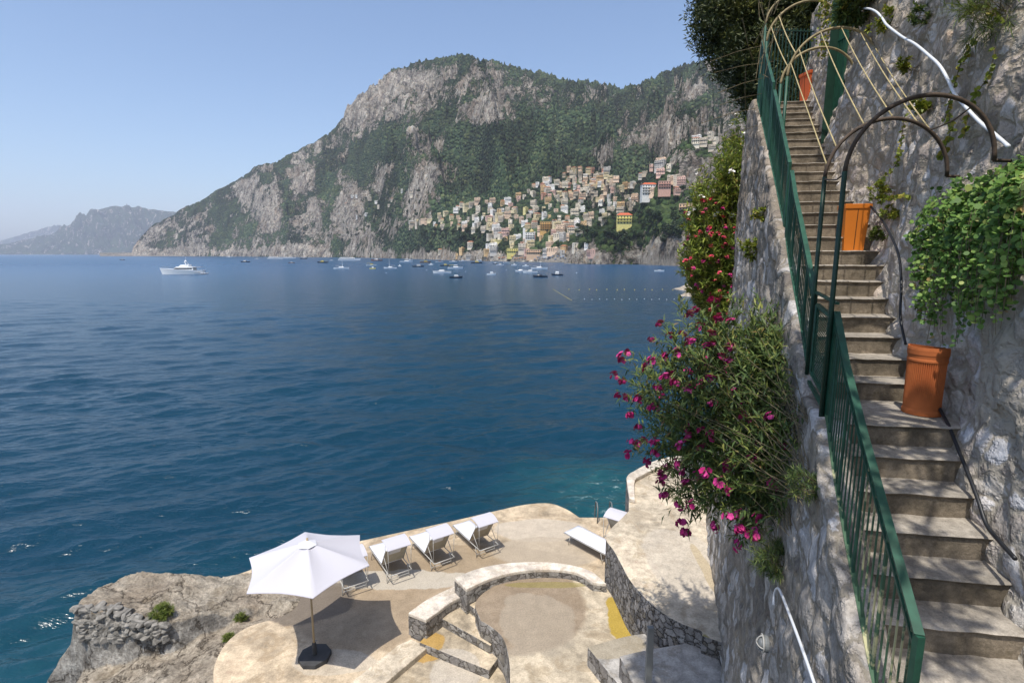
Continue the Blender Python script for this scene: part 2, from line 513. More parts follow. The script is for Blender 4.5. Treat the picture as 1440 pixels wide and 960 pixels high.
def sea_mat():
    t = NT('sea water', .05, .5)
    t.b.inputs['IOR'].default_value = 1.333
    p = t.pos()
    sh = t.attr('shallow')
    n = t.noise(t.pos((.04, .09, .04)), 1, 4, .6)
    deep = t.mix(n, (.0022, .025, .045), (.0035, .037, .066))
    deep = t.mix(t.attr('far'), deep, t.mix(n, (.010, .058, .130), (.013, .072, .16)))  # far water bluer: sky reflection put into the base colour
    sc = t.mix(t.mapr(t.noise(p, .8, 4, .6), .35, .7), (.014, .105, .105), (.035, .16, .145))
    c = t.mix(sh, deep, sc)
    foam = t.math('MULTIPLY', t.attr('foam'), t.mapr(t.noise(t.pos((1, 1.6, 1)), 1.6, 6, .7, .6), .57, .66))
    c = t.mix(t.math('MULTIPLY', foam, .5), c, (.4, .5, .48))
    w1 = t.noise(t.pos((.55, 1.15, 1)), 1.6, 3, .6, .4)
    w2 = t.noise(t.pos((.8, 1.3, 1)), 6, 3, .6, .3)
    w3 = t.noise(t.pos((.25, .5, 1)), .8, 3, .6, .4)
    b = t.bump(w3, .6, .42)
    b = t.bump(w1, .7, .16, b)
    b = t.bump(w2, .6, .04, b)
    return t.done(c, b, rough=t.attr('ruffle'))
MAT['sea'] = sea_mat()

def leaf_mat(name, stops, rough=.55, spec=.35, trans=.25):
    t = NT(name, rough, spec)
    c = t.ramp(t.attr('tone'), stops)
    t.set(t.b.inputs['Base Color'], c)
    tr = t.n('BsdfTranslucent'); t.set(tr.inputs[0], c)
    mx = t.n('MixShader'); mx.inputs[0].default_value = trans
    t.t.links.new(t.b.outputs[0], mx.inputs[1]); t.t.links.new(tr.outputs[0], mx.inputs[2])
    out = [n for n in t.t.nodes if n.type == 'OUTPUT_MATERIAL'][0]
    t.t.links.new(mx.outputs[0], out.inputs[0])
    return t.m
MAT['oleander'] = leaf_mat('oleander leaf', [(0, (.04, .075, .025)), (.4, (.08, .13, .036)), (.7, (.15, .19, .045)), (.92, (.27, .28, .06)), (1, (.24, .15, .06))])
MAT['oleander2'] = leaf_mat('garden leaf', [(0, (.08, .12, .025)), (.4, (.18, .24, .04)), (.75, (.32, .38, .06)), (1, (.40, .30, .09))])
MAT['vine'] = leaf_mat('caper leaf', [(0, (.06, .13, .03)), (.4, (.15, .28, .055)), (.8, (.30, .43, .10)), (.95, (.44, .48, .14)), (1, (.40, .28, .10))], trans=.35)
MAT['pine'] = leaf_mat('pine needle', [(0, (.015, .027, .011)), (.45, (.035, .052, .016)), (.75, (.10, .11, .024)), (1, (.20, .19, .04))], trans=.12)
MAT['creeper'] = leaf_mat('creeper leaf', [(0, (.12, .17, .02)), (.6, (.26, .30, .04)), (1, (.42, .30, .05))])
MAT['grass'] = leaf_mat('tuft leaf', [(0, (.05, .09, .015)), (.6, (.12, .17, .025)), (1, (.20, .20, .06))])
MAT['bark'] = simple('bark', (.13, .10, .07), .9, .1, var=.25, sc=8)
MAT['twig'] = simple('woody stem', (.16, .13, .075), .85, .2, var=.25, sc=12)
def flower_mat(name, c, c2):
    t = NT(name, .6, .2)
    return t.done(t.mix(t.attr('tone'), c, c2))
MAT['magenta'] = flower_mat('magenta petal', (.40, .012, .12), (.62, .07, .27))
MAT['redpetal'] = flower_mat('red petal', (.50, .03, .06), (.68, .10, .16))
MAT['whitepetal'] = flower_mat('white petal', (.66, .62, .55), (.85, .82, .76))
MAT['green'] = simple('green railing paint', (.016, .075, .045), .5, .4, var=.25, sc=9)
MAT['greendark'] = simple('dark green paint', (.012, .045, .028), .5, .4, var=.2, sc=9)
MAT['greenold'] = simple('weathered green paint', (.10, .15, .09), .7, .2, var=.25, sc=12)
_t = NT('chipped green paint', .6, .3)
MAT['worn_sunlit'] = _t.done(_t.mix(_t.mapr(_t.noise(_t.pos(), 5, 4, .7), .50, .60), (.05, .11, .06), (.42, .40, .22)))  # cream bits: worn paint, with sunlit edges put into the colour
MAT['cream'] = simple('bare edge of rail', (.50, .44, .22), .6, .3)
MAT['rust'] = simple('rusty pipe', (.085, .06, .042), .75, .3, var=.3, sc=14)
MAT['golden'] = simple('weathered cane', (.29, .23, .12), .75, .3, var=.25, sc=14)
MAT['cane'] = simple('dry cane', (.42, .34, .17), .7, .3, var=.2, sc=14)
MAT['terra'] = simple('terracotta', (.50, .145, .045), .8, .2, var=.12, sc=5, bump=.004)
MAT['orange'] = simple('orange plastic', (.66, .19, .02), .5, .4, var=.05, sc=3)
MAT['orange2'] = simple('red orange plastic', (.60, .115, .03), .55, .35, var=.06, sc=3)
MAT['soil'] = simple('potting soil', (.05, .035, .02), .95, .1, var=.3, sc=30)
MAT['pipe'] = simple('white plastic pipe', (.66, .68, .70), .45, .4, var=.05)
MAT['hose'] = simple('black hose', (.018, .019, .021), .45, .4)
MAT['white'] = simple('white canvas', (.68, .68, .71), .8, .2, var=.03, sc=3)
MAT['sling'] = simple('beige sling back', (.42, .38, .30), .85, .15, var=.08, sc=6)
MAT['frame'] = simple('lounger frame', (.40, .39, .36), .4, .5, var=.04)
MAT['metal'] = simple('grey metal', (.16, .17, .17), .55, .5, var=.12)
MAT['basedark'] = simple('dark stone base', (.055, .055, .055), .8, .3, var=.15)
MAT['wood'] = simple('pole wood', (.40, .31, .19), .6, .3, var=.1)
MAT['boatwhite'] = simple('boat gelcoat', (.80, .80, .78), .3, .5, var=.02, sc=1)
MAT['boatdark'] = simple('navy hull', (.02, .03, .05), .3, .5, var=.1, sc=1)
MAT['boatred'] = simple('varnished hull', (.23, .10, .06), .4, .5, var=.1, sc=1)
MAT['boatgrey'] = simple('grey canvas', (.32, .33, .36), .6, .3, var=.05, sc=1)
MAT['boatyellow'] = simple('yellow canopy', (.72, .60, .18), .6, .3, var=.05, sc=1)
MAT['glass'] = simple('dark window glass', (.015, .02, .026), .15, .6, var=.05, sc=1)
MAT['yellow'] = simple('yellow float', (.75, .55, .10), .5, .4, var=.03)
MAT['blue'] = simple('blue fabric', (.12, .25, .50), .7, .3, var=.05)

# ------------------------------------------------------------------ lines of the stair and its two walls
_R = np.array([(1.35, .6), (1.62, 1.4), (1.99, 2.34), (2.26, 3.22), (2.44, 3.78), (2.68, 4.4), (2.91, 5.12), (3.15, 5.78), (3.48, 6.78), (3.70, 7.36), (4.28, 9.16), (5.02, 11.5), (5.25, 12.3)])
_W = np.array([(2.3, -.5), (2.75, 1.5), (3.23, 3.08), (3.36, 3.4), (3.5, 3.82), (3.77, 4.36), (4.07, 5.4), (4.28, 5.94), (4.54, 6.52), (4.80, 7.34), (4.97, 7.96), (5.18, 8.68), (5.52, 9.78), (6.16, 11.5), (6.45, 12.5), (7.2, 14)])
def XRAIL(Y): return np.interp(Y, _R[:, 1], _R[:, 0])
def XOUT(Y): return XRAIL(Y) - .10
def XR(Y): return np.interp(Y, _W[:, 1], _W[:, 0])
def SZ(Y):
    Y = np.asarray(Y, float)
    r = np.where(Y < 4.34, -1.4 + .18 * (Y - 4.34) / .254, np.where(Y < 5.1, -1.4, -1.22 + .65 * (Y - 5.1)))
    return CZ + np.minimum(r, 3.12)

def on_wall(px, py, side='R', off=0.0):
    """point where the bearing meets the retaining wall (R) or the stair wall (L)"""
    d = ray(px, py)
    for i in range(1, 1400):
        Y = i * .01 + 1
        s = Y / d[1]
        X = d[0] * s; z = CZ + d[2] * s
        if side == 'R': w = XR(Y) + .06 * max(0, z - float(SZ(Y)))
        else: w = XOUT(Y) - .035 * (float(SZ(Y)) - z)
        if X >= w - off: return Vector((X, Y, z))
    return Vector((X, Y, z))

# ------------------------------------------------------------------ sea
def build_sea():
    pxs = np.concatenate([np.linspace(-1400, -60, 60), np.linspace(-50, 1100, 800), np.linspace(1110, 2600, 50)])
    pys = np.concatenate([[1700, 1400, 1200, 1080, 1000], np.linspace(965, 366, 640), [364, 362.4, 361, 360, 359.2, 358.6, 358.1, 357.72]])
    A = (pxs - 720) / FP / 1.0134
    w = (480 - pys) / FP
    Y = -CZ * (cp + w * sp) / (-sp + w * cp)
    YY = np.repeat(Y[None, :], len(A), 0)
    XX = A[:, None] * YY
    dY = np.abs(np.gradient(Y))[None, :]
    Z = np.zeros_like(XX)
    rs = np.random.RandomState(3)
    for k in range(60):
        lam = 10 ** rs.uniform(-.35, .9)
        th = rs.normal(R(-70), .42)
        kx, ky = math.cos(th) * 2 * math.pi / lam, math.sin(th) * 2 * math.pi / lam
        amp = .0056 * lam ** .95
        fade = np.clip((lam / (dY * 2.2)) - 1, 0, 1)
        ph = XX * kx + YY * ky + rs.uniform(0, 6.28) + 1.2 * vnoise(XX / (lam * 5), YY / (lam * 5), k)
        Z += amp * fade * (1 - np.abs(np.sin(ph / 2)) * 2 if k % 5 == 0 else np.sin(ph))
    calm = .55 + .9 * vnoise(XX / 26, YY / 11, 77)
    Z *= calm
    cx, cy = 5.0, 24.0
    d = np.sqrt(((XX - cx) / 5.5) ** 2 + ((YY - cy) / 5.0) ** 2) + .5 * (fbm(XX / 3, YY / 3, 4, 9) - .5)
    shallow = (1 - sstep(.1, 1.5, d)) * .36
    d2 = np.abs(YY - (13.5 + .25 * XX)) / 7
    shallow = np.maximum(shallow, .16 * (1 - sstep(.3, 1.6, d2)) * (YY < 40))
    foam = (1 - sstep(.2, 1.0, np.sqrt(((XX - 5.0) / 3.5) ** 2 + ((YY - 24.5) / 3.2) ** 2)))
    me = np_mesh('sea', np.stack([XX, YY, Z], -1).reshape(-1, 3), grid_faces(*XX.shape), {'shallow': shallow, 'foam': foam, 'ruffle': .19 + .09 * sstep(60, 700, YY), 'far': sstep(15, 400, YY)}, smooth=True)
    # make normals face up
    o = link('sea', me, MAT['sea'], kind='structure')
    if me.polygons[0].normal.z < 0: me.flip_normals()
build_sea()

# ------------------------------------------------------------------ far hills as a height field
SKY1 = np.array([(140, 385), (178, 375), (184, 358), (190, 345), (200, 333), (215, 318), (240, 305), (270, 290), (300, 275), (330, 258), (370, 235), (395, 228), (430, 210), (455, 198), (480, 180), (492, 165), (500, 148), (530, 125), (560, 100), (600, 88), (635, 81), (650, 78), (680, 86), (740, 97), (790, 113), (820, 115), (862, 123), (890, 120), (930, 100), (965, 88), (1000, 85), (1040, 92), (1110, 110)], float)
def Tof(py):
    w = (480 - py) / FP
    return (-sp + w * cp) / (cp + w * sp)
LAY = [
    dict(px=[150, 190, 240, 300, 350, 400, 450, 490, 540, 600, 650, 690, 740, 790, 860, 930, 1000, 1110],
         sh=[3200, 2900, 2750, 2600, 2300, 2050, 1850, 1740, 1450, 1120, 940, 850, 790, 730, 690, 660, 640, 620],
         rd=[3230, 2960, 2950, 2900, 2800, 2700, 2600, 2500, 2450, 2400, 2350, 2350, 2400, 2500, 2700, 2800, 2900, 3000],
         sky=SKY1, prof=[(0, 0), (.012, .03), (.05, .07), (.2, .19), (.4, .37), (.6, .60), (.75, .76), (.86, .93), (1, 1)], fall=.25),
    dict(px=[700, 1110], sh=[760, 640], rd=[1250, 1750],
         sky=np.array([(760, 380), (775, 300), (790, 262), (830, 222), (870, 196), (920, 168), (960, 142), (1000, 116), (1050, 102), (1110, 92)], float),
         prof=[(0, 0), (.15, .08), (.4, .28), (.65, .52), (.8, .78), (.9, .93), (1, 1)], fall=.35),
    dict(px=[860, 930, 1110], sh=[660, 610, 560], rd=[760, 740, 720],
         sky=np.array([(862, 372), (880, 318), (897, 288), (912, 254), (930, 226), (945, 205), (965, 189), (1000, 186), (1020, 170), (1050, 152), (1110, 120)], float),
         prof=[(0, 0), (.4, .28), (.62, .40), (.72, .75), (.86, .94), (1, 1)], fall=.05),
    dict(px=[790, 830, 900, 950, 1110], sh=[640, 612, 590, 520, 480], rd=[670, 650, 650, 590, 560],
         sky=np.array([(785, 378), (797, 366), (812, 338), (830, 322), (850, 308), (900, 298), (960, 294), (1110, 292)], float),
         prof=[(0, 0), (.1, .22), (.35, .52), (.6, .72), (.85, .93), (1, 1)], fall=-.25),
]
HPX = np.arange(140, 1420, 1.0)
HY = np.geomspace(470, 3300, 430)
def build_hills():
    PX, YY = np.meshgrid(HPX, HY, indexing='ij')
    A = (PX - 720) / FP / 1.0134
    XX = A * YY
    H = np.full_like(XX, -8.0)
    n_sky = (fbm(HPX / 22, HPX * 0, 5, 41, ridged=True, g=.5) - .55) * 8
    amp_all = np.zeros_like(XX)
    for li, L in enumerate(LAY):
        sh = np.interp(HPX, L['px'], L['sh']) * (1 + .02 * (fbm(HPX / 12, HPX * 0, 4, 5 + li) - .5))
        rd = np.interp(HPX, L['px'], L['rd'])
        skp = np.interp(HPX, L['sky'][:, 0], L['sky'][:, 1]) + n_sky * (1 if li else .8)
        Hr = CZ + Tof(skp) * rd
        if L['sky'][0, 0] > 200: Hr = np.where(HPX < L['sky'][0, 0], -40, Hr)
        t = (YY - sh[:, None]) / (rd - sh)[:, None]
        P = np.array(L['prof'])
        tn = t + .07 * (fbm(XX / 160, YY / 160, 4, 60 + li) - .5) * np.clip(t * 4, 0, 1) * np.clip((1 - t) * 4, 0, 1)
        z = np.interp(np.clip(tn, 0, 1), P[:, 0], P[:, 1])
        if li < 2:
            zb = np.interp(np.clip(tn, 0, 1), [0, .05, .2, .35, .42, .60, .70, .76, .88, 1], [0, .07, .19, .33, .43, .55, .62, .88, .955, 1])
            wb = np.exp(-((PX - 590) / 120) ** 2) + .85 * np.exp(-((PX - 930) / 90) ** 2) + .5 * np.exp(-((PX - 770) / 50) ** 2)
            wb = np.clip(wb, 0, 1) * (.55 + .45 * sstep(.35, .55, vnoise(PX / 30, YY / 500, 71)))
            z = z * (1 - wb) + zb * wb
        z = z * Hr[:, None]
        z = np.where(t > 1, Hr[:, None] * (1 - L['fall'] * (t - 1)), z)
        z = np.where(t < 0, -8, z)
        # buttresses and gullies running down the slope
        rel = np.clip(t * 5, 0, 1) * np.clip((1.02 - t) * 5, .0, 1)
        sc = Hr[:, None] / 800
        but = fbm(PX / 40 + YY / 500, YY / 330 + PX / 200, 5, 80 + li, ridged=True) - .55
        g2 = fbm(XX / 120, YY / 120, 6, 90 + li, ridged=True, g=.58) - .55
        town = np.exp(-((PX - 770) / 110) ** 2) * (1 - sstep(60, 170, z)) if li == 0 else 0
        calm = 1 - .85 * town
        spur = fbm((PX + YY / 14) / 75, YY / 1600, 3, 180 + li, ridged=True) - .6
        rel = rel * np.clip(Hr / 40, 0, 1)[:, None]
        z = z + rel * calm * spur * 340 * sc * np.clip((1.0 - t) * 2.5, 0, 1)
        z = z + rel * calm * (but * 120 * sc * np.clip((1.0 - t) * 3, 0, 1) + g2 * 170 * np.clip(sc, .15, 1) * np.clip((1.0 - t) * 3, 0.15, 1))
        z = z + rel * calm * (fbm(XX / 34, YY / 34, 5, 99, g=.62, ridged=True) - .5) * 42 * np.clip(sc, .25, 1)
        # cliff bands
        st = 95 * np.clip(sc, .3, 1) + 4
        ph = z / st + .7 * fbm(XX / 300, YY / 300, 3, 31 + li)
        fr = ph - np.floor(ph)
        tz = (np.floor(ph) + sstep(.3, .62, fr)) * st - .7 * st * fbm(XX / 300, YY / 300, 3, 31 + li)
        bm = sstep(.45, .62, fbm(XX / 330 + 5, YY / 330, 4, 123)) * .75 * calm * rel
        z = z * (1 - bm) + tz * bm
        cap = CZ + Tof((skp - (15 if li == 0 else 8) * (fbm(HPX / 7, HPX * 0, 5, 7 + li, ridged=True, g=.66) - .58))[:, None] - 1.5) * YY
        z = np.where(z > 20, np.minimum(z, cap), z)
        H = np.maximum(H, z)
    # cover
    gx = np.gradient(H, axis=1) / np.gradient(YY, axis=1)
    gc = np.gradient(H, axis=0) / np.gradient(XX, axis=0)
    slope = np.sqrt(gx ** 2 + gc ** 2)
    dep = YY * cp - (H - CZ) * sp
    SX = PX
    SY = 480 - FP * (YY * sp + (H - CZ) * cp) / dep
    rk = .05 + .20 * sstep(1.0, 2.4, slope)
    for (x, y, rx, ry, a) in [(570, 135, 75, 28, .5), (620, 108, 70, 18, .45), (685, 155, 45, 24, .5), (515, 160, 40, 30, .5), (455, 205, 60, 24, .3),
                              (390, 265, 90, 50, .24), (300, 315, 110, 40, .2), (230, 335, 70, 30, .4), (440, 310, 60, 60, .22), (600, 205, 24, 24, .4), (620, 240, 26, 12, .35),
                              (745, 125, 40, 11, .45), (775, 145, 30, 9, .3), (830, 135, 30, 8, .35), (965, 118, 30, 25, .5), (885, 195, 36, 14, .45), (935, 180, 45, 13, .45),
                              (835, 212, 30, 14, .45), (590, 272, 45, 20, .4), (545, 325, 40, 22, .25), (480, 335, 50, 26, .25), (640, 362, 90, 7, .6), (300, 356, 220, 8, .5), (960, 235, 50, 40, .6),
                              (830, 360, 50, 18, .55), (930, 345, 45, 30, .5), (1010, 180, 40, 30, .3), (720, 240, 70, 45, -.45), (790, 190, 60, 45, -.35), (640, 330, 60, 12, -.3), (500, 240, 60, 20, -.1), (870, 240, 60, 14, -.35), (855, 320, 50, 14, -.3), (920, 305, 40, 10, -.5),
                              (345, 275, 18, 25, .35), (385, 300, 20, 38, .35), (430, 250, 16, 32, .35), (420, 350, 60, 9, .4), (500, 272, 18, 36, .4), (490, 315, 22, 22, .3), (530, 240, 13, 30, .3), (600, 250, 24, 12, .3), (590, 300, 30, 12, .3), (330, 300, 22, 24, -.4), (240, 345, 22, 14, -.3), (408, 285, 9, 45, -.45), (462, 270, 10, 45, -.45), (555, 195, 40, 10, -.5), (640, 190, 40, 10, -.35), (400, 335, 15, 12, -.3), (475, 345, 14, 14, -.4), (560, 345, 28, 14, -.4), (540, 290, 14, 10, -.4), (520, 215, 22, 18, -.4), (560, 170, 25, 8, -.3), (930, 100, 40, 9, -.3)]:
        rk = rk + a * np.exp(-((SX - x) / rx) ** 2 - ((SY - y) / ry) ** 2)
    rk = rk + .3 * (1 - sstep(5, 22, H)) * (H > 0)
    beach = ((SX > 690) & (SX < 800) & (H < 7) & (H > -2)) * 1.0
    beach = np.maximum(beach, ((SX > 898) & (SX < 948) & (H < 5)) * 1.0)
    near = sstep(900, 620, YY) * .8
    V = np.stack([XX, YY, H], -1).reshape(-1, 3)
    me = np_mesh('hills', V, grid_faces(*XX.shape), {'rock': rk, 'beach': beach, 'near': near}, smooth=True)
    if me.polygons[len(me.polygons) // 2].normal.z < 0: me.flip_normals()
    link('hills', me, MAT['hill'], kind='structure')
    return H, SY
HZ, HSY = build_hills()

def on_hill(px, py):
    """first place where the hillside meets the bearing; returns point or None"""
    i = int(round(px - HPX[0]))
    i = min(max(i, 0), len(HPX) - 1)
    col = HSY[i]
    j = np.nonzero((col <= py) & (HZ[i] > .5))[0]
    if len(j) == 0: return None
    j = j[0]
    a = (HPX[i] - 720) / FP / 1.0134
    return Vector((a * HY[j], HY[j], HZ[i, j]))

def far_range(name, sky, sh, depth, seed, rock=.45):
    sky = np.array(sky, float)
    pxs = np.arange(sky[0, 0], sky[-1, 0], 1.2)
    tt = np.concatenate([[-.02], np.linspace(0, 1, 90), [1.3]])
    PX, T = np.meshgrid(pxs, tt, indexing='ij')
    skp = np.interp(pxs, sky[:, 0], sky[:, 1]) + (fbm(pxs / 12, pxs * 0, 4, seed) - .5) * 3
    rd = sh + depth
    Hr = np.maximum(CZ + Tof(skp) * rd, 1)
    YY = sh + T * depth
    XX = (PX - 720) / FP / 1.0134 * YY
    z = np.interp(T, [-.02, 0, .05, .4, .8, 1, 1.3], [-.02, 0, .12, .45, .85, 1, .8]) * Hr[:, None]
    rel = np.clip(T * 6, 0, 1) * np.clip((1 - T) * 5, 0, 1)
    z = z + rel * (fbm(PX / 24 + YY / 800, YY / 900, 6, seed + 1, ridged=True, g=.6) - .6) * Hr[:, None] * .9 + rel * (fbm(XX / 90, YY / 90, 5, seed + 3) - .5) * 60
    rk = np.full_like(z, rock)
    me = np_mesh(name, np.stack([XX, YY, z], -1).reshape(-1, 3), grid_faces(*XX.shape), {'rock': rk, 'beach': rk * 0, 'near': rk * 0}, smooth=True)
    if me.polygons[len(me.polygons) // 2].normal.z < 0: me.flip_normals()
    link(name, me, MAT['hill'], kind='structure')
far_range('distant_hills', [(-120, 352), (-40, 352), (0, 344), (40, 337), (75, 330), (110, 312), (135, 299), (150, 293), (170, 290), (205, 292), (240, 296), (262, 300)], 7600, 1300, 200, .3)
far_range('farthest_hills', [(-200, 345), (-60, 343), (0, 341), (40, 328), (70, 320), (100, 318), (160, 330), (240, 340)], 11200, 1200, 300, .3)

# ------------------------------------------------------------------ sea rock at the left of the sun deck
def build_rock():
    xs = np.linspace(-13, -1.2, 330); ys = np.linspace(6.0, 15.6, 300)
    X, Y = np.meshgrid(xs, ys, indexing='ij')
    out = [atz(*q, 3.0) for q in [(600, 742), (520, 757), (400, 788), (345, 803), (280, 822), (200, 827), (150, 838), (118, 858), (106, 880)]]
    P = [(v.x, v.y) for v in out] + [(-8.75, 9.6), (-8.3, 8.0), (-7.9, 6.0), (-7.5, 4.0), (2, 4.0), (2, 14)]
    # signed distance to the outline
    inside = np.zeros_like(X, bool); D = np.full_like(X, 1e9)
    n = len(P)
    for i in range(n):
        (x0, y0), (x1, y1) = P[i], P[(i + 1) % n]
        c = ((y0 > Y) != (y1 > Y)) & (X < (x1 - x0) * (Y - y0) / (y1 - y0 + 1e-9) + x0)
        inside ^= c
        t = np.clip(((X - x0) * (x1 - x0) + (Y - y0) * (y1 - y0)) / ((x1 - x0) ** 2 + (y1 - y0) ** 2), 0, 1)
        D = np.minimum(D, np.hypot(X - x0 - t * (x1 - x0), Y - y0 - t * (y1 - y0)))
    S = np.where(inside, D, -D) + .5 * (fbm(X / 1.3, Y / 1.3, 4, 4) - .5)
    q = [atz(*p_, 3.0) for p_ in [(106, 885), (150, 897), (240, 893), (300, 872), (360, 855), (440, 850)]]
    fx = np.array([v.x for v in q]); fy = np.array([v.y for v in q])
    ledge_y = np.interp(X, fx, fy) + .25 * (fbm(X / .5, Y * 0, 4, 12) - .5)
    up = sstep(-.05, .16, Y - ledge_y)
    hgt = np.interp(X, [-9.5, -8.3, -7, -5.5, -4.5], [.85, .62, .20, .14, .03])
    z = 2.93 - .02 * (X + 4) ** 2 * .3 + up * hgt * .9
    z += (1 - up) * (-.13 * np.clip((-5.6 - X), 0, 5) ** 1.15)
    z += .30 * (fbm(X / 1.3, Y / 1.0, 6, 21, ridged=True, g=.6) - .5) + .12 * (fbm(X / .3, Y / .3, 4, 22) - .5)
    deckx = sstep(-5.2, -4.4, X)
    z = z * (1 - deckx) + 2.9 * deckx - .05
    z = z - 1.2 * sstep(-3.9, -3.4, X)
    z = np.where(Y > 12.6 + (X + 9) * .25, np.minimum(z, 3.02 + .1 * (fbm(X / .5, Y / .5, 4, 2) - .5)) - .02, z)
    fall = np.clip(-S, 0, 5)
    z = z - fall * 1.9 - .5 * sstep(0, .25, -S) + np.clip(fall, 0, 1) * .9 * (fbm(X / .9, Y / .9, 5, 31, ridged=True) - .5)
    deck = np.array([1.0])
    me = np_mesh('sea_rock', np.stack([X, Y, np.maximum(z, -1.5)], -1).reshape(-1, 3), grid_faces(*X.shape), smooth=True)
    link('rock_outcrop', me, MAT['rock'], label='rough brown rock outcrop beside the sun deck dropping into the sea', cat='rock')
    def hz(x, y):
        i = int(round((x - xs[0]) / (xs[1] - xs[0]))); j = int(round((y - ys[0]) / (ys[1] - ys[0])))
        return z[min(max(i, 0), len(xs) - 1), min(max(j, 0), len(ys) - 1)]
    return hz
rock_z = build_rock()

def stone_blob(mb, c, s, rs, mi=0):
    """one irregular rounded stone"""
    bm = bmesh.new()
    bmesh.ops.create_icosphere(bm, subdivisions=2, radius=1)
    sx, sy, sz = s
    ph = rs.uniform(0, 9, 3)
    for v in bm.verts:
        k = 1 + .16 * math.sin(v.co.x * 3 + ph[0]) + .14 * math.sin(v.co.y * 3.4 + ph[1]) + .12 * math.sin(v.co.z * 4 + ph[2])
        v.co = Vector((np.sign(v.co.x) * abs(v.co.x) ** .5 * sx, np.sign(v.co.y) * abs(v.co.y) ** .5 * sy, np.sign(v.co.z) * abs(v.co.z) ** .5 * sz)) * k
    M_ = Matrix.Translation(c) @ Euler((rs.uniform(-.3, .3), rs.uniform(-.3, .3), rs.uniform(0, 6))).to_matrix().to_4x4()
    bm.verts.ensure_lookup_table()
    mb.add([M_ @ v.co for v in bm.verts], [[v.index for v in f.verts] for f in bm.faces], mi)
    bm.free()

rs = np.random.RandomState(5)
mb = MB()
for row in range(6):
    for i in range(26):
        px = 112 + i * 5.0 + rs.uniform(-3, 3)
        if row > 2 and px > 205 - row * 6: continue
        b = atz(px, 888, 3.0)
        z = 3.50 - row * .13 + rs.uniform(-.04, .04) - max(0, px - 170) * .004
        yy = np.interp(b.x, [-9.2, -8.3, -7.2], [11.0, 10.75, 10.9])
        stone_blob(mb, (b.x, yy + .05 - row * .02 + rs.uniform(-.04, .04), z), (rs.uniform(.06, .15), rs.uniform(.06, .10), rs.uniform(.045, .08)), rs)
mb.build('dry_stone_wall', MAT['rubble'], label='low dry stone wall of stacked grey rubble on the outcrop edge', cat='stone wall')

# ------------------------------------------------------------------ terraces
ZA, ZP, ZU, ZB = 3.0, 3.7, 4.85, 2.87
def P2(pts, z, n=6): return [(v.x, v.y) for v in cr([atz(x, y, z) for x, y in pts], n)]
def p2(pts, z): return [(atz(x, y, z).x, atz(x, y, z).y) for x, y in pts]
# lower deck: sea edge, then under the upper terraces, then its round left end
sea_edge = P2([(322, 812), (345, 803), (400, 787), (460, 770), (520, 757), (580, 744), (640, 731), (700, 717), (738, 709), (772, 707), (796, 715), (815, 727)], ZA)
round_left = P2([(306, 990), (300, 955), (303, 930), (320, 901), (350, 880), (395, 866), (418, 850), (405, 830), (352, 833)], ZA)
A = sea_edge + p2([(845, 727), (900, 727), (960, 740)], ZA) + [(4.6, 12), (3.2, 9.6)] + p2([(700, 830), (640, 828), (578, 868), (578, 895), (600, 905), (540, 958), (505, 990)], ZA) + round_left
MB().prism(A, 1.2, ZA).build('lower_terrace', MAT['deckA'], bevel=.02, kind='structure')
MB().prism(P2([(345, 803), (400, 787), (460, 770), (520, 757), (580, 744), (640, 731), (700, 717), (738, 709), (772, 707), (796, 715), (815, 727), (880, 727)], ZA) + [(4, 12), (-5, 11.5)], -1, ZA - .15).build('terrace_foundation', MAT['rock'], kind='structure')
# sunken court and its steps
MB().prism(p2([(560, 880), (690, 880), (760, 1000), (440, 1020), (430, 990), (500, 930)], ZB) + [], 1.0, ZB).build('sunken_court', MAT['deckB'], kind='structure')
mb = MB().prism(p2([(602, 908), (545, 956), (500, 1000), (440, 1000), (522, 935), (560, 905), (578, 897)], ZA + .02), 1.1, ZA + .006)
mb.build('kerb', MAT['deckU'], bevel=.02, kind='structure')
st = empty('garden_steps', atz(650, 900, ZB), label='small stone steps climbing from the sunken court to the round platform', cat='steps')
def child(mb, name, mats, par, **k):
    o = mb.build(name, mats, **k)
    o.parent = par
    o.matrix_parent_inverse = Matrix.Translation(-Vector(par.location)) if not any(par.rotation_euler) else par.matrix_world.inverted()
    return o
for (pa, pb), zt in zip([((596, 905), (673, 936)), ((627, 872), (677, 900)), ((655, 846), (682, 866))], [3.08, 3.29, 3.5]):
    a = atz(*pa, zt); b = atz(*pb, zt)
    d = (b - a).normalized(); n_ = Vector((-d.y, d.x, 0))
    if n_.y < 0: n_ = -n_
    a2 = a - d * .12; b2 = b + d * .25
    L = 1.5 if zt < ZP else .1
    child(MB().prism([(a2.x, a2.y), (b2.x, b2.y), ((b2 + n_ * L).x, (b2 + n_ * L).y), ((a2 + n_ * L).x, (a2 + n_ * L).y)], 1.5, zt - .001 * (zt < ZP), 0, 1),
          'step', [MAT['deckB'], MAT['ring']], st, bevel=.012)
# round platform
Pp = P2([(676, 872), (668, 850), (676, 836), (690, 826), (702, 816), (740, 806), (790, 802), (835, 812), (862, 822)], ZP) + p2([(905, 830), (960, 900), (935, 930)], ZP) + [(2.4, 6.9), (.2, 6.9)] + P2([(717, 1010), (717, 960), (716, 930), (709, 900), (695, 884), (676, 872)], ZP)
MB().prism(Pp, 1.4, ZP, 0, 1).build('round_platform', [MAT['deckP'], MAT['ring']], bevel=.015, kind='structure')
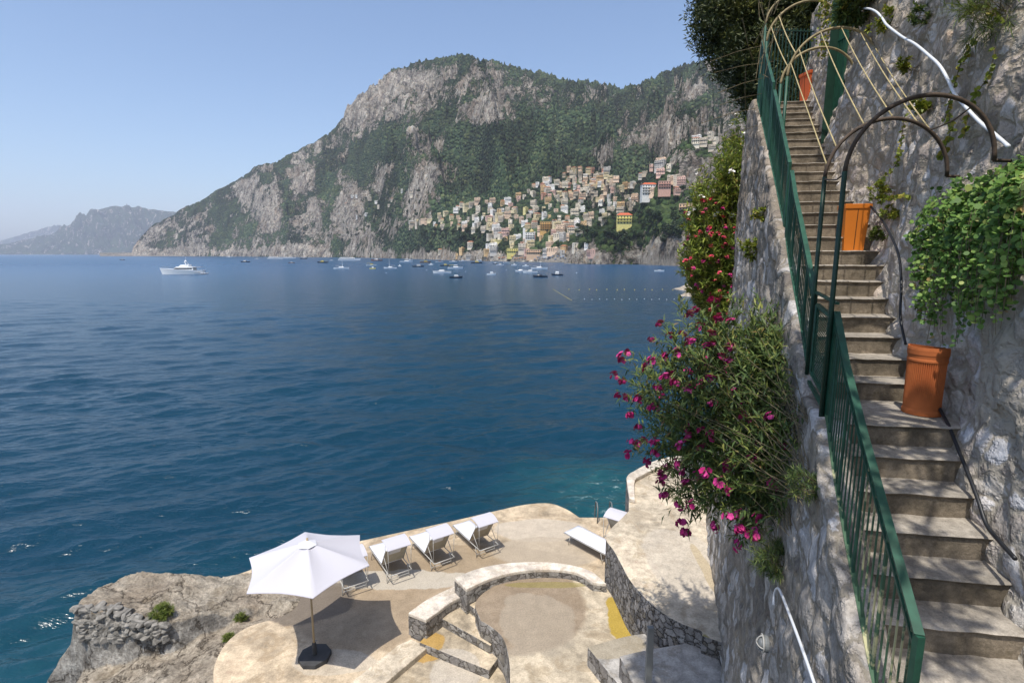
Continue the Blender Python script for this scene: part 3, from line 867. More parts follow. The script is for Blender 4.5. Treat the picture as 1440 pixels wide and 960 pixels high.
# low curved wall
def ring_wall(name, outer, inner, z0, z1, label):
    poly = P2(outer, z1, 8) + P2(inner[::-1], z1, 8)
    w = empty(name, atz(*outer[0], z0), label=label, cat='low wall')
    child(MB().prism(poly, z0, z1 - .09), 'masonry', MAT['ring'], w)
    c = Vector((sum(p[0] for p in poly) / len(poly), sum(p[1] for p in poly) / len(poly)))
    child(MB().prism(poly, z1 - .09, z1), 'coping', MAT['coping'], w, bevel=.02)
ring_wall('curved_wall', [(639, 812), (668, 800), (705, 792), (755, 789), (800, 793), (832, 803), (853, 820)], [(656, 828), (686, 814), (722, 804), (760, 800), (792, 801), (815, 806), (834, 818)], 2.5, 3.93,
          'curved low wall with pale coping ringing the far side of the round platform')
ring_wall('curved_wall', [(574, 861), (596, 845), (618, 833), (640, 823)], [(599, 871), (615, 860), (634, 846), (655, 836)], 2.5, 3.55,
          'lower straight length of wall with pale coping beside the small steps')
# landings between platform and upper path
MB().prism(P2([(826, 909), (850, 902), (885, 893), (930, 888), (985, 886)], 4.1, 4) + [(3.6, 8.6), (3.6, 6.0)] + p2([(890, 1020), (868, 960)], 4.1), 1.5, 4.1, 0, 1).build('lower_landing', [MAT['deckD'], MAT['ring']], bevel=.015, kind='structure')
MB().prism(P2([(871, 922), (900, 915), (950, 906), (1000, 897)], 4.5, 4) + [(3.6, 8.0), (3.6, 5.0), (1.9, 5.0)] + p2([(905, 985)], 4.5), 1.6, 4.5, 0, 1).build('upper_landing', [MAT['deckD'], MAT['ring']], bevel=.015, kind='structure')
# upper path with its tall curved stone side
Up = P2([(987, 893), (985, 886), (960, 877), (930, 860), (905, 838), (885, 814), (872, 790), (862, 772), (852, 758), (858, 744), (872, 730), (884, 718)], ZU) + \
     P2([(884, 716), (884, 690), (881, 671), (893, 661), (910, 652), (932, 644), (965, 640), (1010, 640)], ZU) + [(8, 17.5), (8, 13.5), (5.6, 12.6), (4.6, 10.5), (3.6, 7.6), (3.5, 7.6)] + p2([(1022, 905)], ZU)
w = MB().prism(Up, -1.0, ZU, 0, 1).build('upper_path', [MAT['deckU'], MAT['dry']], bevel=.02, kind='structure')
# parapet lip at the far end of the path
lip_o = [(885, 700), (882, 670), (895, 660), (912, 651), (935, 643), (975, 638)]
lip_i = [(893, 702), (893, 675), (904, 667), (918, 660), (940, 652), (976, 648)]
MB().prism(P2(lip_o, ZU + .12) + P2(lip_i[::-1], ZU + .12), ZU + .004, ZU + .12).build('parapet', MAT['coping'], bevel=.02, label='pale concrete lip along the sea end of the upper path', cat='parapet')

# ------------------------------------------------------------------ staircase
stair = empty('stone_staircase', (3.2, 4.3, 10.1), label='long narrow flight of worn concrete steps climbing beside the retaining wall', cat='staircase')
ks = list(range(-11, 26))
def stepY(k): return 4.34 + .254 * k if k <= 0 else 5.1 + .277 * (k - 1)
rs = np.random.RandomState(11)
for k in ks:
    Y0 = stepY(k); Y1 = stepY(k + 1) + .06 if k < 25 else 12.32
    zt = CZ - 1.4 + .18 * k - (.0)
    xl = float(XOUT(Y0)) + .06; xr = float(XR(Y0)) + .35
    n = 14
    V = []; F = []
    jit = [rs.uniform(-.006, .006) for _ in range(n + 1)]
    jz = [rs.uniform(-.004, .004) for _ in range(n + 1)]
    # rows: riser bottom, riser top, nosing, tread back
    rows = []
    for (dy, z) in [(.012, zt - .62), (.012, zt - .19), (.012, zt - .03), (.0, zt - .022), (-.008, zt - .008), (.006, zt), (.05, zt + .002), (None, zt + .0)]:
        for i in range(n + 1):
            u = i / n
            if dy is None:
                xl2 = float(XOUT(Y1)) + .06; xr2 = float(XR(min(Y1, 12.5))) + .35
                x = xl2 + (xr2 - xl2) * u; y = Y1 - .15 * (x - xl2)
            else:
                x = xl + (xr - xl) * u
                y = Y0 + dy - .15 * (x - xl) + jit[i]
            V.append((x, y, z + (jz[i] if z > zt - .1 else 0)))
    F = []
    nr = 8
    for r in range(nr - 1):
        for i in range(n):
            F.append((r * (n + 1) + i, r * (n + 1) + i + 1, (r + 1) * (n + 1) + i + 1, (r + 1) * (n + 1) + i))
    # left and right ends closed down
    b = len(V)
    xl2, y2 = V[(nr - 1) * (n + 1)][:2]
    V += [(xl2, y2, zt - .62)]
    F.append(tuple([r * (n + 1) for r in range(nr)][::-1]) [::1] + (b,))
    m = MB(); m.add(V, F)
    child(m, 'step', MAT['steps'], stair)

# ------------------------------------------------------------------ stone wall under the stair
def build_left_wall():
    Ys = list(np.arange(-.5, 12.2, .035))
    path = [(float(XOUT(y)), y) for y in Ys]
    # corner then away to the right
    for a in np.linspace(0, 1, 14)[1:]:
        th = a * R(78)
        path.append((5.14 + .45 * (1 - math.cos(th)) * 1.2 + .02, 12.2 + .45 * math.sin(th) + .1 * a))
    x, y = path[-1]
    for i in range(40): path.append((x + .12 * (i + 1), y + .03 * (i + 1)))
    path = np.array(path)
    ztop = SZ(np.minimum(path[:, 1], 11.9)) + .05
    # rounded top cap going back under the rail, then the face downwards
    nv = 190
    V = np.zeros((len(path), nv + 7, 3))
    d = np.gradient(path, axis=0); d /= np.linalg.norm(d, axis=1)[:, None]
    nrm = np.stack([-d[:, 1], d[:, 0]], 1)           # towards the sea
    arc = np.concatenate([[0], np.cumsum(np.linalg.norm(np.diff(path, axis=0), axis=1))])
    tt = np.linspace(0, 1, nv)
    for j in range(nv + 7):
        if j < 7:
            inw = [.26, .2, .12, .05, .015, .0, .0][j]
            zz = ztop - [.12, .0, .0, .0, .012, .04, .08][j]
            base = path - nrm * inw
        else:
            t = tt[j - 7]
            zz = (ztop - .11) * (1 - t) + (ZU - .3) * t
            base = path + nrm * (.035 * (ztop - zz))[:, None]
        lump = .12 * (fbm(arc / 1.1, zz / 1.1, 4, 3) - .5) + .07 * (fbm(arc / .35, zz / .35, 4, 8) - .5) + .035 * (vnoise(arc / .13, zz / .10, 18) - .5)
        if j < 7: lump = lump * (.3 if j < 3 else .8)
        # arched recess and the channel running down from it
        yy = path[:, 1]
        nich = np.exp(-(np.clip(np.hypot((yy - NI[0]) / .17, (zz - NI[1]) / .26), 0, 3)) ** 6) * .35 * (zz < NI[1] + .4)
        chan = np.exp(-((yy - NI[0] + .02 * (NI[1] - zz)) / .09) ** 4) * .22 * ((zz < NI[1]) & (zz > NI[1] - 1.9))
        lump = lump - np.maximum(nich, chan)
        V[:, j, :2] = base + nrm * lump[:, None]
        V[:, j, 2] = zz + (.03 * (fbm(arc / .3, np.zeros_like(arc) + j * .1, 4, 28) - .5) if j < 7 else 0)
    me = np_mesh('w', V.reshape(-1, 3), grid_faces(len(path), nv + 7), smooth=True)
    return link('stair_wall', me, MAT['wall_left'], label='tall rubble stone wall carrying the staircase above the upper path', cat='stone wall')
_n = on_wall(1085, 397, 'L'); NI = (_n.y, _n.z)
build_left_wall()

def build_right_wall():
    Ys = np.arange(-2.0, 12.6, .05)
    X0 = XR(Ys); d = np.stack([np.gradient(X0), np.gradient(Ys)], 1); d /= np.linalg.norm(d, axis=1)[:, None]
    nrm = np.stack([-d[:, 1], d[:, 0]], 1)
    base = SZ(Ys)
    nv = 165
    top = np.interp(Ys, [-2, 5, 9, 12.6], [17.6, 17.3, 16.7, 16.6]) + .25 * (fbm(Ys / .6, Ys * 0, 4, 55) - .5)
    V = np.zeros((len(Ys), nv + 3, 3))
    for j in range(nv + 3):
        if j < nv:
            t = j / (nv - 1)
            z = (base - .5) * (1 - t) + top * t
            off = .06 * np.maximum(z - base, 0)
        else:
            z = top + .05; off = .06 * np.maximum(z - base, 0) + [.25, 1.2, 3.5][j - nv]
        lump = .20 * (fbm(Ys / 1.5, z / 1.5, 4, 63) - .5) + .09 * (fbm(Ys / .4, z / .4, 4, 68) - .5) + .05 * (vnoise(Ys / .12, z / .12, 73) - .5)
        lump = lump + .14 * np.exp(-np.clip(z - base, 0, 3) / .18) * fbm(Ys / .3, z / .5, 3, 75)
        V[:, j, 0] = X0 + off - lump
        V[:, j, 1] = Ys + lump * .3
        V[:, j, 2] = z
    me = np_mesh('w', V.reshape(-1, 3), grid_faces(len(Ys), nv + 3), smooth=True)
    me.flip_normals()
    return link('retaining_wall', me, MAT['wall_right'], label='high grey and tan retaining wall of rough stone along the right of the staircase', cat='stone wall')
build_right_wall()
# planted slope behind the corner of the stair wall, below the big tree
def slope_patch():
    ys = np.linspace(12.9, 40, 80); k = np.concatenate([np.linspace(-1.5, 0, 10), np.linspace(.2, 16, 70)])
    K, Y = np.meshgrid(k, ys, indexing='ij')
    X = 6.9 + (Y - 12.9) * .52 + K
    z = np.where(K > 0, 13.2 + .12 * K + .10 * (Y - 13), 13.2 + .1 * (Y - 13) + K * 9)
    z = np.clip(z, 1, 19) + .5 * (fbm(X / 1.5, Y / 1.5, 4, 6) - .5)
    me = np_mesh('g', np.stack([X, Y, z], -1).reshape(-1, 3), grid_faces(*X.shape), smooth=True)
    link('planted_slope', me, MAT['rock'], kind='structure')
slope_patch()

# ------------------------------------------------------------------ furniture of the sun deck
TH0 = R(-6)
def parasol():
    b = atz(443, 925, ZA)
    t = empty('parasol', b, label='large white hexagonal parasol open on the round end of the sun deck', cat='parasol')
    H = 2.67; Rr = 1.30; zr = 2.24; N = 6; n = 14; m_ = 14
    V = []; F = []
    for s_, off in ((0, 0), (1, -.012)):
        for i in range(n + 1):
            r = i / n
            for k in range(N * m_):
                a = k / m_; fr = a - math.floor(a)
                th0 = TH0 + math.floor(a) * math.pi / 3
                c0 = Vector((math.cos(th0), math.sin(th0), 0)); c1 = Vector((math.cos(th0 + math.pi / 3), math.sin(th0 + math.pi / 3), 0))
                p = c0.lerp(c1, fr)
                sc = 1 - .065 * r ** 2 * math.sin(math.pi * fr)      # edges pulled in between the ribs
                z = H - (H - zr) * (r ** 1.08) - .045 * math.sin(math.pi * fr) * math.sin(math.pi * r) * 1.2
                V.append((p.x * Rr * r * sc, p.y * Rr * r * sc, z + off + .001 * math.sin(k * 1.3 + i)))
        b0 = s_ * (n + 1) * N * m_
        for i in range(n):
            for k in range(N * m_):
                a, c = b0 + i * N * m_ + k, b0 + i * N * m_ + (k + 1) % (N * m_)
                F.append((a, c, c + N * m_, a + N * m_))
    m = MB().add(V, F)
    cv = m.build('canopy', MAT['canopy'], t, smooth=True)
    m = MB()
    pts = [Vector((.20 * math.cos(k * math.pi / 3 - .07), .20 * math.sin(k * math.pi / 3 - .07), H - .045)) for k in range(6)]
    m.add(pts + [Vector((0, 0, H + .05))], [(i, (i + 1) % 6, 6) for i in range(6)])
    m.build('vent_cap', MAT['white'], t)
    MB().tube([(0, 0, .05), (0, 0, H + .09)], .021, 12).build('pole', MAT['wood'], t, smooth=True)
    m = MB()
    for k in range(6):
        th = TH0 + k * math.pi / 3
        m.tube([(0, 0, H - .06), (math.cos(th) * Rr * .99, math.sin(th) * Rr * .99, zr - .03)], .009, 6)
        m.tube([(0, 0, H - .55), (math.cos(th) * Rr * .45, math.sin(th) * Rr * .45, H - .06 - (H - zr + 0) * .45 - .02)], .007, 6)
    m.build('ribs', MAT['frame'], t)
    m = MB().prism([(.34 * math.cos(a), .34 * math.sin(a)) for a in [R(22 + 45 * i) for i in range(8)]], 0, .10)
    m.lathe([(.05, .10), (.045, .36), (.03, .38)], 14)
    m.build('base', MAT['basedark'], t, bevel=.012)
    MB().tube([(.03, 0, .42), (.075, 0, .42)], .012, 8).build('knob', MAT['metal'], t)
tc = NT('parasol canvas', .8, .2)
tc.b.inputs['Base Color'].default_value = (.66, .65, .69, 1)
trn = tc.n('BsdfTranslucent'); trn.inputs[0].default_value = (.75, .73, .8, 1)
mx = tc.n('MixShader'); mx.inputs[0].default_value = .3
tc.t.links.new(tc.b.outputs[0], mx.inputs[1]); tc.t.links.new(trn.outputs[0], mx.inputs[2])
tc.t.links.new(mx.outputs[0], [n for n in tc.t.nodes if n.type == 'OUTPUT_MATERIAL'][0].inputs[0])
MAT['canopy'] = tc.m
parasol()

def lounger(foot, head, rec=True, shade=True, towel=False, label='', W=.66, flat=False):
    """head and foot: centres on the floor of the two ends"""
    d = Vector((head.x - foot.x, head.y - foot.y)); L = 1.9
    t = empty('sun_lounger', (foot.x, foot.y, foot.z), math.atan2(d.y, d.x), label=label, cat='sun lounger', group='sun loungers on the deck')
    t.scale = (.9, .92, .9)
    h = .34; bx = 1.18 if rec else L
    w = W / 2
    m = MB()
    for sy in (-1, 1):
        m.tube([(0, sy * w, h), (L * .98, sy * w, h)], .013, 8)
    m.tube([(0, -w, h), (0, w, h)], .017, 8); m.tube([(L * .98, -w, h), (L * .98, w, h)], .017, 8)
    m.build('frame', MAT['frame'], t, smooth=True)
    for x in (.28, 1.55):
        for sy in (-1, 1):
            q = MB().tube([(x, sy * w * .96, h), (x + (.10 if x > 1 else -.06), sy * w * 1.02, .012)], .011, 8)
            q.build('leg', MAT['frame'], t, smooth=True)
    for x in (1.62,):
        MB().tube([(x, -w, .09), (x, w, .09)], .010, 6).build('crossbar', MAT['frame'], t)
    def pad(x0, x1, th, m_):
        n = 10; V = []; F = []
        for side in (1, -1):
            for i in range(n + 1):
                for j in range(7):
                    u = i / n; v = j / 6
                    x = x0 + (x1 - x0) * u; y = -w * .95 + 2 * w * .95 * v
                    z = h + .02 + side * th / 2 - .018 * math.sin(math.pi * v) + .003 * math.sin(i * 2.3 + j)
                    V.append((x, y, z))
        N_ = (n + 1) * 7
        for i in range(n):
            for j in range(6):
                a = i * 7 + j
                F.append((a, a + 7, a + 8, a + 1)); F.append((N_ + a, N_ + a + 1, N_ + a + 8, N_ + a + 7))
        for i in range(n):
            F.append((i * 7, N_ + i * 7, N_ + i * 7 + 7, i * 7 + 7)); F.append((i * 7 + 6, i * 7 + 13, N_ + i * 7 + 13, N_ + i * 7 + 6))
        for j in range(6):
            F.append((j, j + 1, N_ + j + 1, N_ + j)); a = n * 7 + j; F.append((a, N_ + a, N_ + a + 1, a + 1))
        return m_.add(V, F)
    pad(.02, bx, .03, MB()).build('seat', MAT['white'], t, smooth=True)
    if rec:
        a = R(58); Lb = .72
        dx, dz = math.cos(a), math.sin(a)
        m = MB()
        T = Matrix.Translation((bx, 0, h + .02)) @ Matrix.Rotation(-a, 4, 'Y')
        m.box(0, Lb, -w * .95, w * .95, -.014, .014, 0, T)
        m.build('backrest', MAT['sling'], t, bevel=.008)
        m = MB()
        for sy in (-1, 1):
            m.tube([(bx, sy * w, h), (bx + dx * (Lb + .02), sy * w, h + dz * (Lb + .02))], .015, 8)
            m.tube([(bx + dx * .45, sy * w, h + dz * .45), (L * .93, sy * w, h)], .010, 6)
        m.tube([(bx + dx * (Lb + .02), -w, h + dz * (Lb + .02)), (bx + dx * (Lb + .02), w, h + dz * (Lb + .02))], .015, 8)
        m.build('back_frame', MAT['frame'], t, smooth=True)
        if towel:
            T2 = Matrix.Translation((bx, 0, h + .02)) @ Matrix.Rotation(-a, 4, 'Y')
            MB().box(Lb - .22, Lb + .03, -w * .6, w * .45, -.045, .04, 0, T2).build('head_cushion', MAT['white'], t, bevel=.03)
        if shade:
            top = Vector((bx + dx * (Lb + .10), 0, h + dz * (Lb + .10)))
            m = MB()
            e0 = Vector((top.x - .30, 0, top.z + .16)); e1 = Vector((top.x + .22, 0, top.z + .06))
            m2 = MB()
            for side in (.009, -.009):
                pass
            n = 8; V = []; F = []
            for i in range(n + 1):
                u = i / n
                p = e0.lerp(e1, u) + Vector((0, 0, .05 * math.sin(math.pi * u)))
                for y in (-w * 1.05, 0, w * 1.05): V.append((p.x, y, p.z + .012))
                for y in (-w * 1.05, 0, w * 1.05): V.append((p.x, y, p.z - .008))
            for i in range(n):
                b = i * 6
                F += [(b, b + 6, b + 7, b + 1), (b + 1, b + 7, b + 8, b + 2), (b + 3, b + 4, b + 10, b + 9), (b + 4, b + 5, b + 11, b + 10), (b, b + 3, b + 9, b + 6), (b + 2, b + 8, b + 11, b + 5)]
            F += [(0, 1, 4, 3), (1, 2, 5, 4)]; b = n * 6; F += [(b, b + 3, b + 4, b + 1), (b + 1, b + 4, b + 5, b + 2)]
            sh = MB().add(V, F).build('sunshade', MAT['canopy'], t)
            for sy in (-1, 1):
                MB().tube([(bx + dx * Lb, sy * w, h + dz * Lb), (top.x - .02, sy * w * 1.04, top.z + .12)], .009, 6).build('shade_arm', MAT['frame'], t, smooth=True)
                MB().tube([(L * .95, sy * w, h), tuple(e1 + Vector((0, sy * w * 1.03, 0)))], .009, 6).build('shade_arm', MAT['frame'], t, smooth=True)
    return t
lounger(atz(649, 748, ZA), atz(670, 767, ZA), towel=True, label='white sun lounger with raised shade, rightmost of the row along the sea edge')
lounger(atz(589, 764, ZA), atz(611, 787, ZA), towel=True, label='white sun lounger, middle of the three fully seen along the sea edge')
lounger(atz(534, 778, ZA), atz(552, 803, ZA), towel=True, label='white sun lounger just right of the parasol canopy in the row')
lounger(atz(478, 792, ZA), atz(492, 818, ZA), label='sun lounger almost hidden behind the white parasol canopy')
lounger(atz(803, 757, ZA), atz(853, 784, ZA), rec=False, shade=False, W=.70, label='flat white sun lounger standing apart near the tall curved wall')
lounger(atz(893, 742, ZA), atz(868, 768, ZA), label='sun lounger mostly hidden behind the curved wall with its white shade showing')
# bathing ladder rails
lad = empty('sea_ladder', atz(848, 727, ZA), label='slim steel hand rails of the bathing ladder at the sea edge', cat='ladder')
for px in (838, 858):
    p = atz(px, 729, ZA) - Vector(lad.location)
    MB().tube([(p.x, p.y - .3, -.05), (p.x, p.y - .3, .5), (p.x, p.y - .15, .62), (p.x, p.y + .1, .55), (p.x, p.y + .22, .2), (p.x, p.y + .22, -2)], .02, 8).build('hand_rail', MAT['metal'], lad, smooth=True)

# grey post in front of the landings
p = atz(911, 968, 4.5)
t = empty('grey_post', p, label='slim grey metal post standing on the shaded landing', cat='post')
MB().box(-.05, .05, -.04, .04, 0, 1.12).box(.05, .062, -.02, .02, .35, .55).build('post', MAT['metal'], t, bevel=.006)
MB().box(-.09, .09, -.08, .08, 0, .015).build('base_plate', MAT['metal'], t)

# ------------------------------------------------------------------ railing of the staircase
def RP(Y, h): return Vector((float(XRAIL(Y)), Y, float(SZ(Y)) + h))
def railing(ya, yb, ha, hb, label, step=.115, side='greendark', endpost=True, loc=None):
    a = RP(ya, 0)
    t = empty('railing', a, label=label, cat='railing', group='green railings of the staircase')
    O = Vector(t.location)
    ns = max(2, int((yb - ya) / .5))
    ys = np.linspace(ya, yb, ns + 1)
    hh = np.interp(ys, [ya, yb], [ha, hb])
    zb = .07
    def line(off): return [RP(y, 0) + Vector((0, 0, h_ * off[0] + off[1])) - O for y, h_ in zip(ys, hh)]
    def strip(pts, w, hgt, name, mat):
        m = MB()
        for p, q in zip(pts[:-1], pts[1:]): m.bar(p, q + (q - p).normalized() * .004, w, hgt)
        return m.build(name, mat, t)
    strip(line((1, 0)), .046, .014, 'handrail', MAT['green'])
    strip(line((1, -.10)), .02, .02, 'upper_rail', MAT['green'])
    strip(line((0, zb)), .035, .012, 'lower_rail', MAT['worn_sunlit' if ya < 3 else 'green'])
    n = int((yb - ya) / step)
    for i in range(1, n):
        y = ya + (yb - ya) * i / n
        h_ = float(np.interp(y, [ya, yb], [ha, hb]))
        p = RP(y, zb) - O; q = RP(y, h_ - .01) - O
        q = Vector((p.x, p.y, q.z))
        big = i % 6 == 0
        MB().bar(p, q, .016 if big else .009, .007 if not big else .016, 0, (0, 1, 0)).build('baluster', MAT['worn_sunlit' if y < 3.2 else 'green'], t)
    for y, h_ in ((ya, ha), (yb, hb)):
        p = RP(y, -.05) - O; q = RP(y, h_) - O
        MB().bar(p, Vector((p.x, p.y, q.z)), .036, .036).build('post', MAT['green'], t)
    return t
railing(2.34, 4.34, .98, .93, 'long lower length of green stair railing with slim upright bars nearest the viewer', .075)
railing(5.14, 7.2, .80, .92, 'middle length of green stair railing between the two hoop posts and the gap', .08)
railing(7.45, 9.42, .90, 1.10, 'upper length of green stair railing rising past the lower pair of green hoop posts', .08)
railing(9.6, 11.6, 1.15, 1.25, 'topmost length of green stair railing beside the last steps', .08)
# open mesh panel between the two near posts
g = empty('mesh_panel', RP(4.45, 0), label='small green framed panel of diamond wire mesh set between the hoop posts', cat='panel')
O = Vector(g.location)
c = [Vector((float(XRAIL(4.45)), 4.45, CZ - 1.22)), Vector((float(XRAIL(5.0)), 5.0, CZ - 1.12)), Vector((float(XRAIL(5.0)), 5.0, CZ - .47)), Vector((float(XRAIL(4.45)), 4.45, CZ - .53))]
c = [v - O for v in c]
m = MB()
for i in range(4): m.bar(c[i], c[(i + 1) % 4], .03, .03)
m.build('frame', MAT['green'], g)
m = MB()
for k in range(-14, 30):
    for s_ in (1, -1):
        pts = []
        for j in range(0, 41):
            u = j / 40
            v = (k / 16 + u * .8) if s_ == 1 else (k / 16 - u * .8 + .8)
            if 0 <= v <= 1: pts.append(c[0].lerp(c[1], u).lerp(c[3].lerp(c[2], u), v))
        if len(pts) > 2: m.bar(pts[0], pts[-1], .004, .004)
m.build('wire_mesh', MAT['green'], g)
MB().bar(Vector((float(XRAIL(4.36)), 4.36, CZ - .40)) - O, Vector((float(XRAIL(5.1)), 5.1, CZ - .36)) - O, .03, .02).bar(Vector((float(XRAIL(4.36)), 4.36, CZ - 1.33)) - O, Vector((float(XRAIL(5.1)), 5.1, CZ - 1.22)) - O, .03, .03).build('crossbar', MAT['green'], g)

# ------------------------------------------------------------------ pergola hoops spanning stair
HOOP = {}
def hoop(key, L, Rt, zfoot, mat, matpost, label, bulge=1.0, r=.017, n=28, post=True):
    """L: top of left post, Rt: end fixed to the wall"""
    t = empty('pergola_hoop', (L.x, L.y, zfoot), label=label, cat='pergola hoop', group='metal hoops spanning the staircase')
    O = Vector(t.location)
    pts = []
    half = (Rt - L).length / 2
    for i in range(n + 1):
        a = math.pi * i / n
        u = (1 - math.cos(a)) / 2
        p = L.lerp(Rt, u)
        p.z += half * bulge * math.sin(a)
        pts.append(p)
    HOOP[key] = pts
    MB().tube([p - O for p in pts], r, 8).build('arch', mat, t, smooth=True)
    if post:
        MB().tube([(0, 0, -.1), tuple(L - O + Vector((0, 0, .02)))], r * 1.15, 8).build('post', matpost, t, smooth=True)
    e = Rt - O
    MB().tube([tuple(e), tuple(e + Vector((.22, .03, .0)))], r * .8, 6).build('wall_bracket', mat, t)
    return t
def P_(x, y, z): return Vector((x, y, CZ + z))
hoop('B', P_(2.62, 4.36, .62), P_(3.66, 4.22, .70), CZ - 1.38, MAT['rust'], MAT['greendark'], 'nearest dark brown hoop over the stair, ending in the leafy vine')
hoop('A', P_(2.885, 5.1, .68), P_(3.97, 5.05, .70), CZ - 1.25, MAT['rust'], MAT['greendark'], 'second dark brown hoop just behind the nearest one', .95)
hoop('D', P_(4.16, 8.6, 2.62), P_(5.42, 8.45, 2.72), float(SZ(8.6)), MAT['golden'], MAT['green'], 'pale rusty yellow hoop in front of its smaller twin, halfway up the stair', .98, .02)
hoop('C', P_(4.40, 9.3, 2.72), P_(5.55, 9.2, 2.78), float(SZ(9.3)), MAT['golden'], MAT['green'], 'lower pale yellow hoop close behind the taller one', .92, .02)
hoop('E', P_(4.83, 10.9, 3.95), P_(6.15, 10.8, 4.15), float(SZ(10.9)), MAT['golden'], MAT['green'], 'highest hoop near the top of the stair under the dark tree', .9, .022)
hoop('F', P_(5.05, 11.5, 4.5), P_(6.3, 11.4, 4.5), float(SZ(11.5)), MAT['golden'], MAT['green'], 'farthest hoop at the very top of the stair, mostly hidden by the tree', .9, .02)
def cane(a, b, label, mat='cane', r=.007, sag=.04):
    pts = [a.lerp(b, i / 8) - Vector((0, 0, sag * math.sin(math.pi * i / 8))) for i in range(9)]
    MB().tube(pts, r, 6).build('cane', MAT[mat], None, smooth=True, label=label, cat='cane', group='thin canes tied along the hoops')
HD, HA, HB, HC, HE = HOOP['D'], HOOP['A'], HOOP['B'], HOOP['C'], HOOP['E']
cane(HD[3], HA[2], 'thin cane tied lowest on the left side of the yellow hoop', sag=.0)
cane(HD[6], HA[5], 'thin cane running from the left shoulder of the yellow hoop to the brown hoop')
cane(HD[11], HA[10], 'thin cane from just left of the yellow hoop crown to the brown hoop')
cane(HD[15], HA[14] + Vector((0, 0, .02)), 'thin cane from the crown of the yellow hoop down to the brown hoop crown')
cane(HD[19], HA[18], 'thin cane from the right shoulder of the yellow hoop to the brown hoop')
cane(HD[23], HA[21], 'thin cane tied lowest on the wall side of the yellow hoop')
cane(HE[4], HC[5], 'cane stretched from the highest hoop down to the left shoulder of the lower yellow hoop', r=.009)
cane(HE[7], HD[5], 'cane from the highest hoop crossing to the front yellow hoop', r=.009)
for (i, j, w_) in ((0, 0, 'at the feet of'), (9, 9, 'at the left shoulder of'), (20, 20, 'on the wall side of')):
    a, b = HB[i], HA[j]
    MB().tube([a, a.lerp(b, .35) - Vector((0, 0, .03)), a.lerp(b, .7) - Vector((0, 0, .02)), b], .006, 6).build('tie_wire', MAT['rust'], None, label='bent tie wire ' + w_ + ' the two nearest brown hoops', cat='wire', group='tie wires between the brown hoops')
rs = np.random.RandomState(9)
m = MB()
for i in range(16):
    a = Vector((4.55 + rs.uniform(-.15, .3), 10.4 + rs.uniform(-.5, .6), 14.2 + rs.uniform(0, 1.6)))
    b = a + Vector((rs.uniform(-.5, .35), rs.uniform(-.5, .5), rs.uniform(.3, 1.5)))
    c_ = a.lerp(b, .5) + Vector(rs.uniform(-.12, .12, 3))
    m.tube([a, c_, b], .006, 5)
for i in range(6):
    a = Vector((4.9 + rs.uniform(-.2, .1), 10.9, 14.0 + i * .28)); b = a + Vector((-.7 - rs.uniform(0, .4), rs.uniform(-.3, .3), -.12 - rs.uniform(0, .3)))
    m.tube([a, a.lerp(b, .5) + Vector((0, 0, .03)), b], .006, 5)
m.build('dry_canes', MAT['twig'], None, label='tangle of dry bare canes sticking out beside the upper railing', cat='dry canes')

# tall folded gate leaf against the wall
g = empty('gate_leaf', (0, 0, 0), label='tall narrow green barred gate leaf folded back against the retaining wall', cat='gate')
gx0 = aty(1163, 205, 9.9); gx1 = aty(1180, 200, 9.55)
g.location = (gx0.x - .08, gx0.y, gx0.z)
d = Vector((gx1.x - gx0.x, gx1.y - gx0.y, 0)); d = d.normalized() * .44
O = Vector(g.location); Hh = 3.3
m = MB()
for z in (.02, Hh * .5, Hh): m.bar(Vector((0, 0, z)), d + Vector((0, 0, z)), .03, .03)
m.build('frame', MAT['green'], g)
for i in range(11):
    p = d * (i / 10)
    MB().bar(p, p + Vector((0, 0, Hh)), .024 if i % 10 else .04, .014, 0, (0, 1, 0)).build('bar', MAT['green'], g)
sh = MB(); sh.bar(d * .5 + Vector((.02, .02, 0)), d * .5 + Vector((.02, .02, Hh)), .34, .004, 0, (0, 1, 0)).build('backing_sheet', MAT['greendark'], g)
# fence at the head of the stair
fa = aty(1085, 142, 12.2); fb = aty(1158, 125, 12.2)
f = empty('top_fence', (fa.x, fa.y, CZ + 3.12), label='green barred fence closing the platform at the head of the stair', cat='fence')
O = Vector(f.location)
Wd = 1.15
m = MB()
for z in (.08, 1.55): m.bar(Vector((-.3, 0, z)), Vector((Wd, .1, z)), .035, .02)
m.build('rail', MAT['greendark'], f)
for i in range(20):
    x = -.3 + (Wd + .3) * i / 19
    MB().bar((x, .1 * i / 19, 0), (x, .1 * i / 19, 1.6), .016, .016, 0, (0, 1, 0)).build('bar', MAT['greendark'], f)

